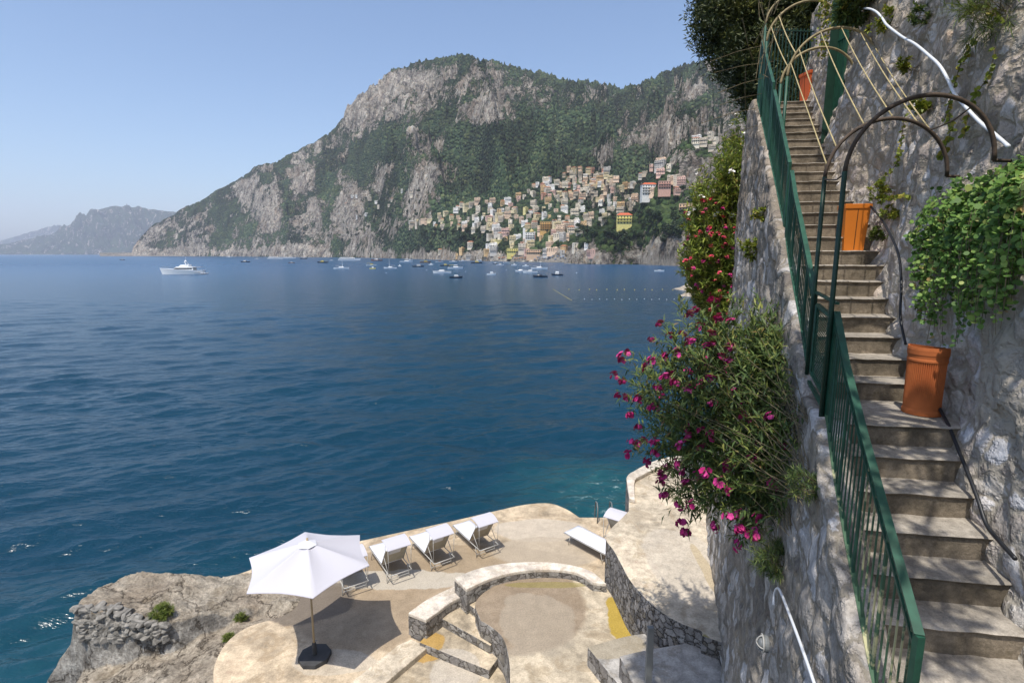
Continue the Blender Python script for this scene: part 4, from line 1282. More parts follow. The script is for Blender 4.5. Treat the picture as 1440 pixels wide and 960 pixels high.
# ------------------------------------------------------------------ planters
def fluted():
    q = atz(1303, 574, CZ - 1.4)
    t = empty('terracotta_planter', (3.66, 4.60, CZ - 1.395), R(118), label='fluted half round terracotta planter on the landing against the wall', cat='planter')
    nf = 30; V = []; F = []
    prof = [(0, 1.0), (.03, 1.0), (.05, .95), (.07, .96), (.46, 1.0), (.475, 1.02), (.49, 1.02), (.50, 1.0), (.52, 1.01), (.535, 1.04), (.575, 1.05), (.60, 1.03), (.60, .98), (.53, .92)]
    r0 = .150; pts = []
    K = nf * 4
    for z, s_ in prof:
        row = []
        for k in range(K + 1):
            a = math.pi * k / K
            fl = .013 * (1 - abs(math.sin(k * math.pi / 4))) if .08 <= z <= .465 else 0
            r = r0 * s_ - fl
            if z == .07 or z == .46: r = r0 * s_ - fl * 1
            row.append((r * math.cos(a), r * math.sin(a) * 1.05, z))
        V += row
    n = K + 1
    for i in range(len(prof) - 1):
        for k in range(K): a = i * n + k; F.append((a, a + 1, a + 1 + n, a + n))
        F.append((i * n + K, i * n, (i + 1) * n, (i + 1) * n + K))
    F.append(tuple(range(n))[::-1])
    MB().add(V, F).build('pot', MAT['terra'], t)
    m = MB().prism([(.135 * math.cos(math.pi * k / 20), .138 * math.sin(math.pi * k / 20)) for k in range(21)], .45, .545)
    m.build('soil', MAT['soil'], t)
fluted()
def square_planter(loc, rz, w, h, mat, label, tilt=0):
    t = empty('square_planter', loc, rz, label=label, cat='planter', group='tall square orange planters')
    m = MB(); a = w * .40; b = w * .5
    def ring(r, z): return [(-r, -r, z), (r, -r, z), (r, r, z), (-r, r, z)]
    V = ring(a, 0) + ring(b, h * .9) + ring(b * 1.07, h * .9) + ring(b * 1.09, h) + ring(b * .95, h) + ring(b * .9, h * .86)
    F = [(3, 2, 1, 0)]
    for i in range(5):
        for k in range(4): F.append((i * 4 + k, i * 4 + (k + 1) % 4, i * 4 + 4 + (k + 1) % 4, i * 4 + 4 + k))
    m.add(V, F).build('pot', MAT[mat], t, bevel=.006)
    m = MB()
    for s_ in ((0, -1), (-1, 0), (1, 0), (0, 1)):
        p0 = Vector((s_[0] * a * 1.0, s_[1] * a * 1.0, .02)); p1 = Vector((s_[0] * b * .99, s_[1] * b * .99, h * .88))
        m.bar(p0, p1, .008, .008)
    m.build('seam', MAT['soil'], t)
    MB().box(-b * .9, b * .9, -b * .9, b * .9, h * .80, h * .86).build('soil', MAT['soil'], t)
    return t
q = aty(1201, 331, 7.62)
square_planter((q.x - .27, 7.24, float(CZ - 1.4 + .18 * 8)), R(-14), .29, .60, 'orange', 'bright orange square planter standing on the steps below the yellow hoops')
q = aty(1139, 141, 11.95)
square_planter((q.x, 11.95, CZ + 3.105), R(8), .33, .64, 'orange2', 'red orange square planter at the head of the stair by the fence')

# ------------------------------------------------------------------ pipes and hoses on the walls
def wall_line(name, pts, r, mat, side='R', off=.03, **k):
    P = [on_wall(x, y, side) for x, y in pts]
    P = cr(P, 6)
    P = [p + (Vector((-off, 0, 0))) for p in P]
    return MB().tube(P, r, 8).build(name, MAT[mat], None, smooth=True, **k)
wall_line('white_pipe', [(1226, 12), (1238, 13), (1248, 18), (1256, 27), (1263, 36), (1285, 52), (1304, 62), (1325, 78), (1341, 92), (1354, 112), (1364, 132), (1380, 150), (1402, 172), (1424, 189), (1445, 206)], .014, 'pipe', off=.14, label='white plastic pipe sagging across the upper retaining wall', cat='pipe')
wall_line('black_hose', [(1450, 785), (1428, 762), (1408, 738), (1396, 705), (1383, 672), (1367, 635), (1352, 600), (1336, 572)], .014, 'hose', off=.10, label='black hose running down the wall foot beside the lower steps', cat='hose')
wall_line('black_hose', [(1292, 484), (1284, 445), (1285, 400), (1281, 360), (1268, 330), (1252, 305), (1236, 288)], .013, 'hose', off=.13, label='black hose climbing the wall behind the terracotta planter', cat='hose')
wall_line('handrail_pipe', [(1098, 850), (1099, 836), (1103, 827), (1109, 833), (1126, 873), (1143, 916), (1160, 962), (1178, 1015)], .012, 'pipe', 'L', .07, label='white painted metal handrail fixed to the outer face of the stair wall', cat='handrail')
q = on_wall(1090, 905, 'L', .03)
t = empty('wall_lamp', q + Vector((-.07, 0, 0)), R(-15), label='round white caged bulkhead lamp on the outer face of the stair wall', cat='wall lamp')
m = MB(); V = []
T = Matrix.Rotation(R(-90), 4, 'Y')
prof = [(.075, 0), (.08, .02), (.07, .045)]
mm = MB().lathe(prof, 20); mm.v = [tuple(T @ Vector(v)) for v in mm.v]; mm.build('housing', MAT['metal'], t, smooth=False)
mm = MB().lathe([(.06, .045), (.05, .075), (.02, .09)], 20); mm.v = [tuple(T @ Vector(v)) for v in mm.v]; mm.build('lens', MAT['metal'], t, smooth=True)
mm = MB(); mm.tube([(.08 * math.cos(a), .08 * math.sin(a), .05) for a in np.linspace(0, 6.283, 20)], .008, 6)
for s_ in (0, 1):
    mm.tube([(0 if s_ else .08 * math.cos(a), .08 * math.cos(a) if s_ else 0, .05 + .05 * abs(math.sin(a))) for a in np.linspace(0, math.pi, 10)], .006, 6)
mm.v = [tuple(T @ Vector(v)) for v in mm.v]; mm.build('cage', MAT['frame'], t)

# ------------------------------------------------------------------ foliage builders
LANCE = (np.array([(0, 0), (.35, .5), (1, 0), (.35, -.5)]), [(0, 1, 2, 3)])
def leaves_mesh(C, D, N, L, W, shape='lance', tone=None, fold=.0):
    """C centres, D directions, N normals, L lengths, W widths -> mesh of single faces"""
    C = np.asarray(C, float); D = np.asarray(D, float); N = np.asarray(N, float)
    D /= np.linalg.norm(D, axis=1)[:, None] + 1e-9
    S = np.cross(D, N); S /= np.linalg.norm(S, axis=1)[:, None] + 1e-9
    N2 = np.cross(S, D)
    if shape == 'lance': T = np.array([(0, 0, 0), (.4, .5, .06), (1, 0, -.12), (.4, -.5, .06)])
    elif shape == 'round': T = np.array([(0, 0, 0), (.3, .46, .03), (.75, .4, .0), (1, 0, -.03), (.75, -.4, .0), (.3, -.46, .03)])
    elif shape == 'tri': T = np.array([(0, .5, 0), (1, 0, -.05), (0, -.5, 0)])
    n = len(C); k = len(T)
    L = np.broadcast_to(np.asarray(L, float), (n,)); W = np.broadcast_to(np.asarray(W, float), (n,))
    V = C[:, None, :] + D[:, None, :] * (T[None, :, 0] * L[:, None])[..., None] + S[:, None, :] * (T[None, :, 1] * W[:, None])[..., None] + N2[:, None, :] * (T[None, :, 2] * L[:, None])[..., None]
    F = np.arange(n * k).reshape(n, k)
    tone = np.random.RandomState(1).uniform(0, 1, n) if tone is None else np.asarray(tone)
    return np_mesh('leaves', V.reshape(-1, 3), F, {'tone': np.repeat(np.clip(tone, 0, 1), k)})

def rnd_unit(rs, n):
    v = rs.normal(size=(n, 3)); return v / np.linalg.norm(v, axis=1)[:, None]

def shrub(name, root, blobs, nst, rs, leafmat, L=.12, W=.02, per=26, twigs=2, petal=None, nflow=0, fl=.026, flbias=None, stem_r=.008, inner=.35, label='', cat='shrub', group=None, shape='lance', tone_bias=0., roots=None, fsel=None, bend=.35, deep=.45, stemf=1.):
    t = empty(name, root, label=label, cat=cat, group=group)
    O = np.array(t.location)
    B = np.array([[*c, *((r,) * 3 if not isinstance(r, tuple) else r)] for c, r in blobs], float)
    wts = np.array([b[3] * b[4] * b[5] for b in B]) ** .8; wts /= wts.sum()
    m = MB(); Cs, Ds, Ns, Ls, Ts = [], [], [], [], []
    tips = []
    for i in range(nst):
        b = B[rs.choice(len(B), p=wts)]
        u = rnd_unit(rs, 1)[0] * rs.uniform(inner, 1) ** .45
        tip = b[:3] + u * b[3:]
        if roots is not None: r0 = np.array(roots[rs.randint(len(roots))]) + rs.uniform(-.08, .08, 3)
        else: r0 = np.array(root) + rs.uniform(-.1, .1, 3) * np.array([1, 1, .2])
        mid = (r0 + tip) / 2 + np.array([0, 0, bend * np.linalg.norm(tip - r0) * .5]) + rs.normal(0, .06, 3)
        ts = np.linspace(0, 1, 9)[:, None]
        path = (1 - ts) ** 2 * r0 + 2 * ts * (1 - ts) * mid + ts ** 2 * tip
        if rs.uniform() < stemf: m.tube([Vector(p - O) for p in path], list(np.linspace(stem_r, stem_r * .3, 9)), 4)
        segs = [(path, per, deep)]
        d = path[-1] - path[-3]; d /= np.linalg.norm(d)
        tips.append((tip, d))
        for k in range(twigs):
            f0 = rs.uniform(.5, .85); p0 = (1 - f0) ** 2 * r0 + 2 * f0 * (1 - f0) * mid + f0 ** 2 * tip
            dd = d + rnd_unit(rs, 1)[0] * .9 + np.array([0, 0, .25]); dd /= np.linalg.norm(dd)
            ln = rs.uniform(.6, 1.2) * min(.32, .35 * np.linalg.norm(tip - r0))
            p1 = p0 + dd * ln
            pp = np.linspace(0, 1, 5)[:, None] * (p1 - p0) + p0
            m.tube([Vector(p - O) for p in pp[[0, 4]]], [stem_r * .4, stem_r * .2], 3)
            segs.append((pp, int(per * .6), .15)); tips.append((p1, dd))
        bt = rs.uniform(-.18, .18)
        for pth, cnt, f0 in segs:
            f = rs.uniform(f0, 1, cnt) ** .7
            idx = f * (len(pth) - 1); i0 = np.minimum(idx.astype(int), len(pth) - 2); fr = (idx - i0)[:, None]
            C = pth[i0] * (1 - fr) + pth[i0 + 1] * fr
            ax = pth[i0 + 1] - pth[i0]; ax /= np.linalg.norm(ax, axis=1)[:, None] + 1e-9
            D = ax * .65 + rnd_unit(rs, cnt) * .75 + np.array([0, 0, .12])
            Cs.append(C); Ds.append(D); Ns.append(rnd_unit(rs, cnt) * .5 + np.array([0, 0, 1.]))
            Ls.append(rs.uniform(.65, 1.15, cnt)); Ts.append(rs.beta(2, 2.4, cnt) + bt + tone_bias)
    C = np.concatenate(Cs) - O; D = np.concatenate(Ds); N = np.concatenate(Ns); Lf = np.concatenate(Ls); T = np.concatenate(Ts)
    m.build('branches', MAT['twig'], t)
    me = leaves_mesh(C, D, N, L * Lf, W * Lf, shape, T)
    link('foliage', me, MAT[leafmat], t)
    if petal:
        tp = [x for x in tips if (fsel is None or fsel(x[0]))]
        TP = np.array([x[0] for x in tips]); eye = np.array([0, 0, CZ])
        dist = np.linalg.norm(TP - eye, axis=1)
        good = []
        for x in tp:
            dd = (x[0] - eye) / np.linalg.norm(x[0] - eye)
            rel = TP - eye; al = rel @ dd; pr = np.linalg.norm(rel - al[:, None] * dd, axis=1)
            good.append(int(((pr < .13) & (al < np.linalg.norm(x[0] - eye) - .05)).sum()) + rs.uniform(0, 3))
        tp = [tp[i] for i in np.argsort(good)[:int(nflow * 1.6)]]
        rs.shuffle(tp)
        for (p, d) in tp[:nflow]:
            nf = rs.randint(6, 13)
            C = []; D = []; N = []
            for j in range(nf):
                o = rnd_unit(rs, 1)[0] * rs.uniform(.012, .036) * fl / .026 + d * .05
                nn = o / (np.linalg.norm(o) + 1e-9) + np.array([0, 0, .5])
                nn /= np.linalg.norm(nn); a = np.cross(nn, [.3, .5, .8]); a /= np.linalg.norm(a); b_ = np.cross(nn, a)
                for q in range(5):
                    th = q * 1.2566 + j
                    C.append(p + o - O); D.append(a * math.cos(th) + b_ * math.sin(th) + nn * .35); N.append(nn)
            me = leaves_mesh(C, D, N, fl, fl * .95, 'round', np.repeat(rs.uniform(0, 1, nf), 5))
            link('flower_cluster', me, MAT[petal if isinstance(petal, str) else petal[rs.randint(len(petal))]], t)
    return t

def at(px, py, y): return tuple(aty(px, py, y))
rs = np.random.RandomState(21)
roots1 = [tuple(on_wall(x, y, 'L', -.02)) for x, y in [(1133, 600), (1140, 660), (1135, 700), (1118, 740), (1108, 600), (1100, 690), (1120, 560)]]
shrub('oleander', tuple(on_wall(1130, 700, 'L', 0)), [
    (at(915, 540, 7.7), .62), (at(905, 600, 7.5), .40), (at(960, 480, 7.6), .55), (at(1010, 470, 7.3), .5), (at(1065, 450, 7.0), .42), (at(1095, 480, 6.6), .35), (at(960, 660, 6.9), .5), (at(940, 620, 7.1), .5),
    (at(1010, 560, 6.9), .62), (at(1070, 560, 6.3), .5), (at(1020, 650, 6.4), .5), (at(1005, 725, 6.2), .42), (at(960, 700, 6.5), .35), (at(1075, 650, 5.8), .42), (at(1112, 690, 5.3), .34), (at(1085, 530, 6.4), .42), (at(1050, 500, 6.8), .45), (at(1095, 610, 5.8), .35), (at(1050, 710, 5.8), .35)],
    440, rs, 'oleander', L=.14, W=.024, per=26, twigs=3, petal='magenta', nflow=98, fl=.040, stem_r=.0038, deep=.10, stemf=.25, tone_bias=.02, roots=roots1, bend=.18,
    fsel=lambda p: p[0] < 2.75 and (p[0] < .40 * p[1] or p[1] < 6.6), label='large oleander with magenta flowers growing out of the stair wall over the path', cat='oleander')
shrub('oleander', (5.75, 13.5, 4.9), [(at(1046, 215, 13.6), (.65, .7, .95)), (at(1012, 262, 13.4), (.8, .8, .8)), (at(1050, 300, 13.2), (.55, .6, .8)), (at(1040, 240, 12.9), (.6, .6, .9))],
      420, rs, 'oleander2', L=.16, W=.040, per=34, twigs=3, petal='whitepetal', nflow=34, fl=.044, stem_r=.007, bend=.02, roots=[(5.7, 13.6, 9.0), (5.9, 13.8, 9.6)], tone_bias=.05,
      label='tall light green oleander with white flowers beyond the stair wall', cat='oleander')
shrub('oleander', (5.3, 13.0, 4.9), [(at(1006, 295, 13.2), (.8, .7, .7)), (at(998, 345, 13.0), (.85, .7, .75)), (at(1030, 370, 12.8), (.7, .6, .7)), (at(988, 370, 13.3), (.42, .5, .5)), (at(1015, 402, 12.8), (.6, .5, .35)), (at(1045, 330, 12.6), (.5, .5, .8))],
      520, rs, 'oleander2', L=.15, W=.037, per=32, twigs=3, petal=('redpetal', 'redpetal', 'magenta'), nflow=96, fl=.034, stem_r=.007, bend=.02, roots=[(5.4, 13.1, 8.8), (5.2, 13.0, 8.4)], tone_bias=-.02,
      label='red flowered oleander below the white one beyond the stair wall', cat='oleander')
# small plants of the stair wall
def tuft(px, py, side, r, n, mat, label, L=.10, W=.008, name='shrub', cat='plant', out=.1, shape='lance'):
    q = on_wall(px, py, side) + Vector((-out, 0, 0))
    shrub(name, tuple(q + Vector((out, 0, -.05))), [(tuple(q), r)], n, rs, mat, L=L, W=W, per=22, twigs=1, stem_r=.003, bend=.2, label=label, cat=cat, shape=shape)
tuft(1098, 785, 'L', .20, 46, 'oleander', 'feathery blue green plant hanging under the oleander above the white handrail', .09, .007)
tuft(1150, 680, 'L', .14, 26, 'oleander', 'small feathery plant on the wall top beside the railing', .07, .007)
tuft(1066, 350, 'L', .22, 22, 'creeper', 'yellowish creeper patch on the far part of the stair wall', .07, .03)
tuft(1078, 300, 'L', .13, 14, 'creeper', 'small yellow green plant high on the stair wall edge', .06, .03)
tuft(1226, 2, 'R', .36, 60, 'oleander', 'dark green bush on the wall top next to the gate leaf', .12, .03, out=.2)
tuft(1250, 30, 'R', .20, 14, 'creeper', 'small green tuft in the wall left of the white pipe', .06, .03)
tuft(1303, 22, 'R', .09, 12, 'oleander', 'tiny dark green tuft growing in the upper wall face', .05, .02)
tuft(1415, 12, 'R', .30, 40, 'grass', 'dry grassy tuft hanging at the top right of the wall', .16, .006)
tuft(1283, 92, 'R', .08, 10, 'creeper', 'small yellow green plant on the wall behind the brown hoop', .05, .025)
tuft(1304, 150, 'R', .09, 14, 'creeper', 'bright yellow green leaves on the wall under the brown hoop crown', .05, .03)
tuft(1248, 268, 'R', .14, 16, 'creeper', 'sparse twiggy plant beside the bright orange planter', .05, .02)
tuft(1262, 300, 'R', .12, 14, 'creeper', 'thin reddish plant on the wall right of the orange planter', .04, .02)
tuft(1246, 330, 'R', .08, 12, 'grass', 'little green weed at the foot of the wall under the orange planter', .05, .02)

# creepers
def creeper(pts, label, mat='creeper', n=70, L=.045, side='R'):
    P = [on_wall(x, y, side) + Vector((-.07, 0, 0)) for x, y in pts]
    P = cr(P, 8)
    t = empty('creeper', P[0], label=label, cat='creeper', group='thin creepers on the retaining wall')
    O = P[0].copy()
    MB().tube([p - O for p in P], .004, 5).build('stem', MAT['twig'], t)
    A = np.array([tuple(p - O) for p in P])
    f = rs.uniform(0, 1, n) ** .8 * (len(A) - 1); i0 = np.minimum(f.astype(int), len(A) - 2); fr = (f - i0)[:, None]
    C = A[i0] * (1 - fr) + A[i0 + 1] * fr
    me = leaves_mesh(C, rnd_unit(rs, n), rnd_unit(rs, n) + np.array([-1., -.5, .3]), rs.uniform(.6, 1.3, n) * L, L * .8, 'round', rs.uniform(.1, .9, n))
    link('foliage', me, MAT[mat], t)
creeper([(1383, 55), (1362, 90), (1350, 130), (1338, 170)], 'creeper strand running left of the white pipe upper bend')
creeper([(1412, 65), (1402, 105), (1378, 145), (1366, 195)], 'longest creeper strand crossing the white pipe')
creeper([(1281, 160), (1275, 200), (1268, 232), (1240, 258)], 'creeper strand below the crown of the second brown hoop')
creeper([(1345, 158), (1346, 190), (1332, 222)], 'short creeper strand inside the nearest brown hoop')
creeper([(1290, 275), (1262, 278), (1245, 285)], 'short creeper strand reaching the orange planter')
creeper([(1360, 25), (1395, 12), (1420, 30)], 'creeper strand along the very top of the wall', n=50)
q0 = Vector(at(1163, 0, 10.6)); P = [Vector(at(x, y, 10.6)) for x, y in [(1163, -10), (1160, 20), (1164, 45), (1160, 75)]]
t = empty('creeper', P[0], label='yellow green creeper hanging beside the tall gate leaf under the highest hoop', cat='creeper', group='thin creepers on the retaining wall')
n = 260
f = rs.uniform(0, 1, n); C = np.array([tuple(P[0].lerp(P[-1], v) - P[0]) for v in f]) + rs.normal(0, .07, (n, 3))
MB().tube([p - P[0] for p in P], .005, 5).build('stem', MAT['twig'], t)
link('foliage', leaves_mesh(C, rnd_unit(rs, n), rnd_unit(rs, n), .06, .045, 'round', rs.uniform(.2, .95, n)), MAT['creeper'], t)

# caper plant hanging on the right
def caper():
    base = on_wall(1400, 250, 'R')
    t = empty('hanging_plant', base, label='big hanging plant with round green leaves spilling over the right wall', cat='plant')
    O = np.array(base)
    m = MB(); Cs, Ds, Ns, Ls, Ts = [], [], [], [], []
    ends = []
    for i in range(235):
        u = rs.uniform(0, 1)
        ax = 1318 + 140 * rs.uniform(0, 1) ** .8 * 1.0 + 5; ay = 222 + rs.uniform(-8, 60) + (1450 - ax) * .42
        a = on_wall(ax, min(ay, 330), 'R')
        ex = ax + rs.normal(-22, 20); ey = ay + rs.uniform(25, 215)
        lim = np.interp(ex, [1275, 1300, 1325, 1350, 1372, 1380, 1392, 1402, 1412, 1440, 1480], [330, 440, 482, 425, 465, 500, 430, 445, 490, 420, 410])
        ey = min(ey, lim + rs.uniform(-25, 5)); ex = max(ex, 1296 + rs.uniform(0, 12))
        if i % 9 == 0: ey += rs.uniform(15, 45)
        e = on_wall(ex, ey, 'R', 0)
        e = e + Vector((-rs.uniform(.08, .24), rs.uniform(-.12, .02), 0))
        o = rs.uniform(.08, .32)
        mid = a.lerp(e, .4) + Vector((-o, -.12, rs.uniform(.0, .12)))
        ts = np.linspace(0, 1, 8)[:, None]
        path = (1 - ts) ** 2 * np.array(a) + 2 * ts * (1 - ts) * np.array(mid) + ts ** 2 * np.array(e)
        m.tube([Vector(p - O) for p in path], .0025, 3)
        cnt = 34
        f = rs.uniform(.15, 1, cnt) * 7; i0 = np.minimum(f.astype(int), 6); fr = (f - i0)[:, None]
        C = path[i0] * (1 - fr) + path[i0 + 1] * fr + rs.normal(0, .018, (cnt, 3))
        Cs.append(C); Ds.append(rnd_unit(rs, cnt) + np.array([-.3, -.2, -.3])); Ns.append(rnd_unit(rs, cnt) * .55 + np.array([-.55, -.6, .8]))
        Ls.append(rs.beta(1.6, 2, cnt) * .95 + .3); Ts.append(rs.beta(2, 2.6, cnt) + rs.uniform(-.3, .3))
    m.build('branches', MAT['twig'], t)
    Lf = np.concatenate(Ls)
    link('foliage', leaves_mesh(np.concatenate(Cs) - O, np.concatenate(Ds), np.concatenate(Ns), .050 * Lf, .050 * Lf, 'round', np.concatenate(Ts)), MAT['vine'], t)
caper()

# ------------------------------------------------------------------ trees
def tree(name, base, trunk_top, blobs, nclump, rs, mat, leaf=(.09, .03), per=60, cr_=.16, label='', cat='tree', group=None, limbs=14, tr=.16):
    t = empty(name, base, label=label, cat=cat, group=group)
    O = np.array(t.location)
    m = MB()
    b = Vector(base); tt = Vector(trunk_top)
    pts = [b.lerp(tt, i / 8) + Vector((.12 * math.sin(i * 1.1), .1 * math.cos(i * 1.4), 0)) * (i / 8) - b for i in range(9)]
    m.tube(pts, list(np.linspace(tr, tr * .45, 9)), 10)
    m.build('trunk', MAT['bark'], t, smooth=True)
    B = np.array([[*c, *((r,) * 3 if not isinstance(r, tuple) else r)] for c, r in blobs], float)
    w = np.array([x[3] * x[4] * x[5] for x in B]) ** .75; w /= w.sum()
    cen = []
    for i in range(nclump):
        q = B[rs.choice(len(B), p=w)]
        cen.append(q[:3] + rnd_unit(rs, 1)[0] * rs.uniform(.25, 1) ** .4 * q[3:])
    cen = np.array(cen)
    m = MB()
    for i in range(0, nclump, max(1, nclump // limbs)):
        s0 = pts[rs.randint(3, 9)]; e = Vector(cen[i] - O)
        mid = s0.lerp(e, .5) + Vector((0, 0, .15))
        m.tube([s0, mid, e], [tr * .3, tr * .2, tr * .06], 6)
    m.build('limbs', MAT['bark'], t, smooth=True)
    N = nclump * per
    off = rnd_unit(rs, N) * (rs.uniform(0, 1, N) ** .5)[:, None] * cr_ * np.array([1.25, 1.25, .8])
    C = np.repeat(cen, per, 0) + off * np.repeat(rs.uniform(.6, 1.35, nclump), per)[:, None]
    D = off / (np.linalg.norm(off, axis=1)[:, None] + 1e-6) * .8 + rnd_unit(rs, N) * .7 + np.array([0, 0, .35])
    tone = np.repeat(rs.beta(2, 2.6, nclump), per) * .75 + rs.uniform(0, .3, N)
    me = leaves_mesh(C - O, D, rnd_unit(rs, N) + np.array([0, 0, .7]), leaf[0] * rs.uniform(.6, 1.2, N), leaf[1], 'lance', tone)
    link('crown', me, MAT[mat], t)
    return t
tree('pine_tree', (8.6, 17.2, 13.3), (7.9, 16.8, 21.5), [
    (at(1030, 15, 16.5), (1.05, 1.2, 1.2)), (at(1010, 40, 16.2), (.6, .8, .8)), (at(1050, 75, 16), (.95, 1.0, .9)), (at(1085, 120, 15.6), (.8, .9, .7)), (at(1062, 120, 15.8), (.55, .6, .8)), (at(1110, 30, 17), (1.5, 1.5, 1.5)),
    (at(1150, 70, 17), (1.2, 1.2, 1.2)), (at(1060, -40, 17), (1.8, 1.5, 1.2)), (at(1140, -40, 17.5), (1.8, 1.5, 1.2)), (at(1120, 110, 16.5), (.9, .9, .8)), (at(1175, 20, 17.5), (1.2, 1.2, 1.4))],
    1900, rs, 'pine', leaf=(.16, .038), per=58, cr_=.25, label='dark dense pine tree with yellow green tips rising behind the head of the stair', cat='tree', tr=.22)
# out of frame: tree added above the viewer, crown shaped to shade steps and landing
tree('added_shade_tree', (3.9, .6, 17.2), (2.5, 1.8, 15.9), [((2.22, 3.2, 15.0), (.32, .55, .2)), ((1.92, 2.3, 15.0), (.34, .55, .2)), ((1.62, 1.2, 15.1), (.38, .55, .2)), ((.85, 3.9, 15.0), (.6, .45, .25))],
    60, rs, 'pine', leaf=(.20, .06), per=60, cr_=.24, label='unseen leafy tree added over the wall top to shade the lower steps', cat='tree', tr=.14)
# tufts on the outcrop
for px, py, r, n, lab in [(231, 880, .20, 70, 'bright green bush growing on the outcrop beside the dry stone wall'), (322, 888, .10, 26, 'small green bush on the outcrop by the round deck edge'), (338, 857, .11, 16, 'thin grassy tuft on the outcrop under the parasol corner')]:
    q = atz(px, py, 3.05); z = float(rock_z(q.x, q.y)); q.z = z
    shrub('bush', tuple(q), [((q.x, q.y, z + r * .7), (r * 1.2, r, r * .8))], n, rs, 'grass', L=.09, W=.014, per=24, twigs=1, stem_r=.003, bend=.1, inner=.5, label=lab, cat='bush', tone_bias=.2)

# ------------------------------------------------------------------ houses of the town
WALLC = {'cream': (.66, .58, .44), 'white': (.76, .74, .69), 'pale yellow': (.68, .56, .30), 'ochre': (.58, .36, .13), 'pink': (.60, .36, .28), 'peach': (.66, .46, .30), 'terracotta': (.48, .20, .11), 'grey': (.42, .40, .36), 'lemon': (.70, .62, .22), 'beige': (.50, .42, .31)}
wt = NT('painted house wall', .85, .2)
_oi = wt.n('ObjectInfo')
_n = wt.noise(wt.pos(obj=True), .6, 5, .65)
wt.done(wt.mix(wt.mapr(_n, .35, .7, 0., .5), _oi.outputs['Color'], wt.mix(.5, _oi.outputs['Color'], (.12, .10, .08))))
MAT['housewall'] = wt.m
MAT['opening'] = simple('shuttered window', (.045, .045, .04), .5, .4, var=.1, sc=1)
MAT['rooftile'] = simple('clay roof tile', (.36, .15, .075), .85, .2, var=.2, sc=1)
MAT['rooftop'] = simple('flat roof', (.50, .46, .40), .9, .1, var=.15, sc=.5)

def house_mesh(w, d, st, kind, rs):
    """w wide (x), d deep (y), st storeys; front towards -y"""
    m = MB(); h = st * 3.1
    m.box(-w / 2, w / 2, -d / 2, d / 2, -7, h)
    m.box(-w / 2 - .12, w / 2 + .12, -d / 2 - .12, d / 2 + .12, h, h + .25, 0)
    if kind == 'flat':
        for (x0, x1, y0, y1) in ((-w / 2, w / 2, -d / 2, -d / 2 + .2), (-w / 2, -w / 2 + .2, -d / 2 + .2, d / 2), (w / 2 - .2, w / 2, -d / 2 + .2, d / 2)):
            m.box(x0, x1, y0, y1, h + .25, h + 1.0)
        m.box(-w / 2 + .25, w / 2 - .25, -d / 2 + .25, d / 2 - .05, h + .25, h + .3, 2)
        if w > 9: m.box(w * .08, w * .4, 0, d * .42, h + .3, h + 2.7); m.box(w * .15, w * .22, -.04, 0, h + .4, h + 2.3, 1)
    elif kind == 'gable':
        V = [(-w / 2 - .4, -d / 2 - .4, h + .25), (w / 2 + .4, -d / 2 - .4, h + .25), (w / 2 + .4, d / 2 + .4, h + .25), (-w / 2 - .4, d / 2 + .4, h + .25), (-w / 2 + w * .22, 0, h + 2.3), (w / 2 - w * .22, 0, h + 2.3)]
        m.add(V, [(0, 1, 5, 4), (1, 2, 5), (2, 3, 4, 5), (3, 0, 4), (3, 2, 1, 0)], 3)
    elif kind == 'vault':
        nv = max(1, int(w / 4.5)); ww = w / nv
        for q in range(nv):
            V = []; K = 8
            for s_ in (-d / 2, d / 2):
                for i in range(K + 1):
                    a = math.pi * i / K
                    V.append((-w / 2 + ww * (q + .5) - ww * .48 * math.cos(a), s_, h + .25 + 1.2 * math.sin(a)))
            m.add(V, [(i, i + 1, K + 2 + i, K + 1 + i) for i in range(K)] + [tuple(range(K + 1))[::-1], tuple(range(K + 1, 2 * K + 2))], 2)
    nb = max(2, int(w / 2.7))
    for s in range(st):
        z = s * 3.1
        arch = rs.uniform() < .3
        for i in range(nb):
            x = -w / 2 + w * (i + .5) / nb
            if rs.uniform() < .1: continue
            ww = .62 if not arch else .85
            m.box(x - ww, x + ww, -d / 2 - .05, -d / 2 + .1, z + (.35 if arch else .8), z + 2.45, 1)
            m.box(x - ww - .15, x + ww + .15, -d / 2 - .16, -d / 2 - .051, z + 2.47, z + 2.62, 0)
        if rs.uniform() < .55:
            m.box(-w / 2 + .3, w / 2 - .3, -d / 2 - 1.1, -d / 2, z - .12, z + .05, 0)
            m.box(-w / 2 + .3, w / 2 - .3, -d / 2 - 1.1, -d / 2 - 1.03, z + .05, z + .85, 0)
        for sx in (-1, 1):
            for y in np.arange(-d / 2 + 1.8, d / 2 - 1, 3.0):
                m.box(sx * w / 2 - .05, sx * w / 2 + .05, y - .5, y + .5, z + .8, z + 2.3, 1)
    me = m.mesh('house')
    for q in ('housewall', 'opening', 'rooftop', 'rooftile'): me.materials.append(MAT[q])
    return me
rs = np.random.RandomState(77)
HM = []
for (w, d, st, kind) in [(9, 8, 2, 'flat'), (12, 8, 3, 'flat'), (15, 9, 3, 'flat'), (8, 8, 3, 'vault'), (13, 8, 2, 'vault'), (10, 8, 2, 'gable'), (16, 9, 4, 'flat'), (7, 7, 2, 'flat'), (11, 8, 4, 'flat'), (14, 8, 2, 'flat'), (12, 9, 3, 'gable'), (18, 8, 2, 'flat')]:
    for v in range(2): HM.append((house_mesh(w, d, st, kind, rs), w, st, kind))
KIND = {'flat': 'flat roofed', 'vault': 'vaulted roof', 'gable': 'tiled roof'}

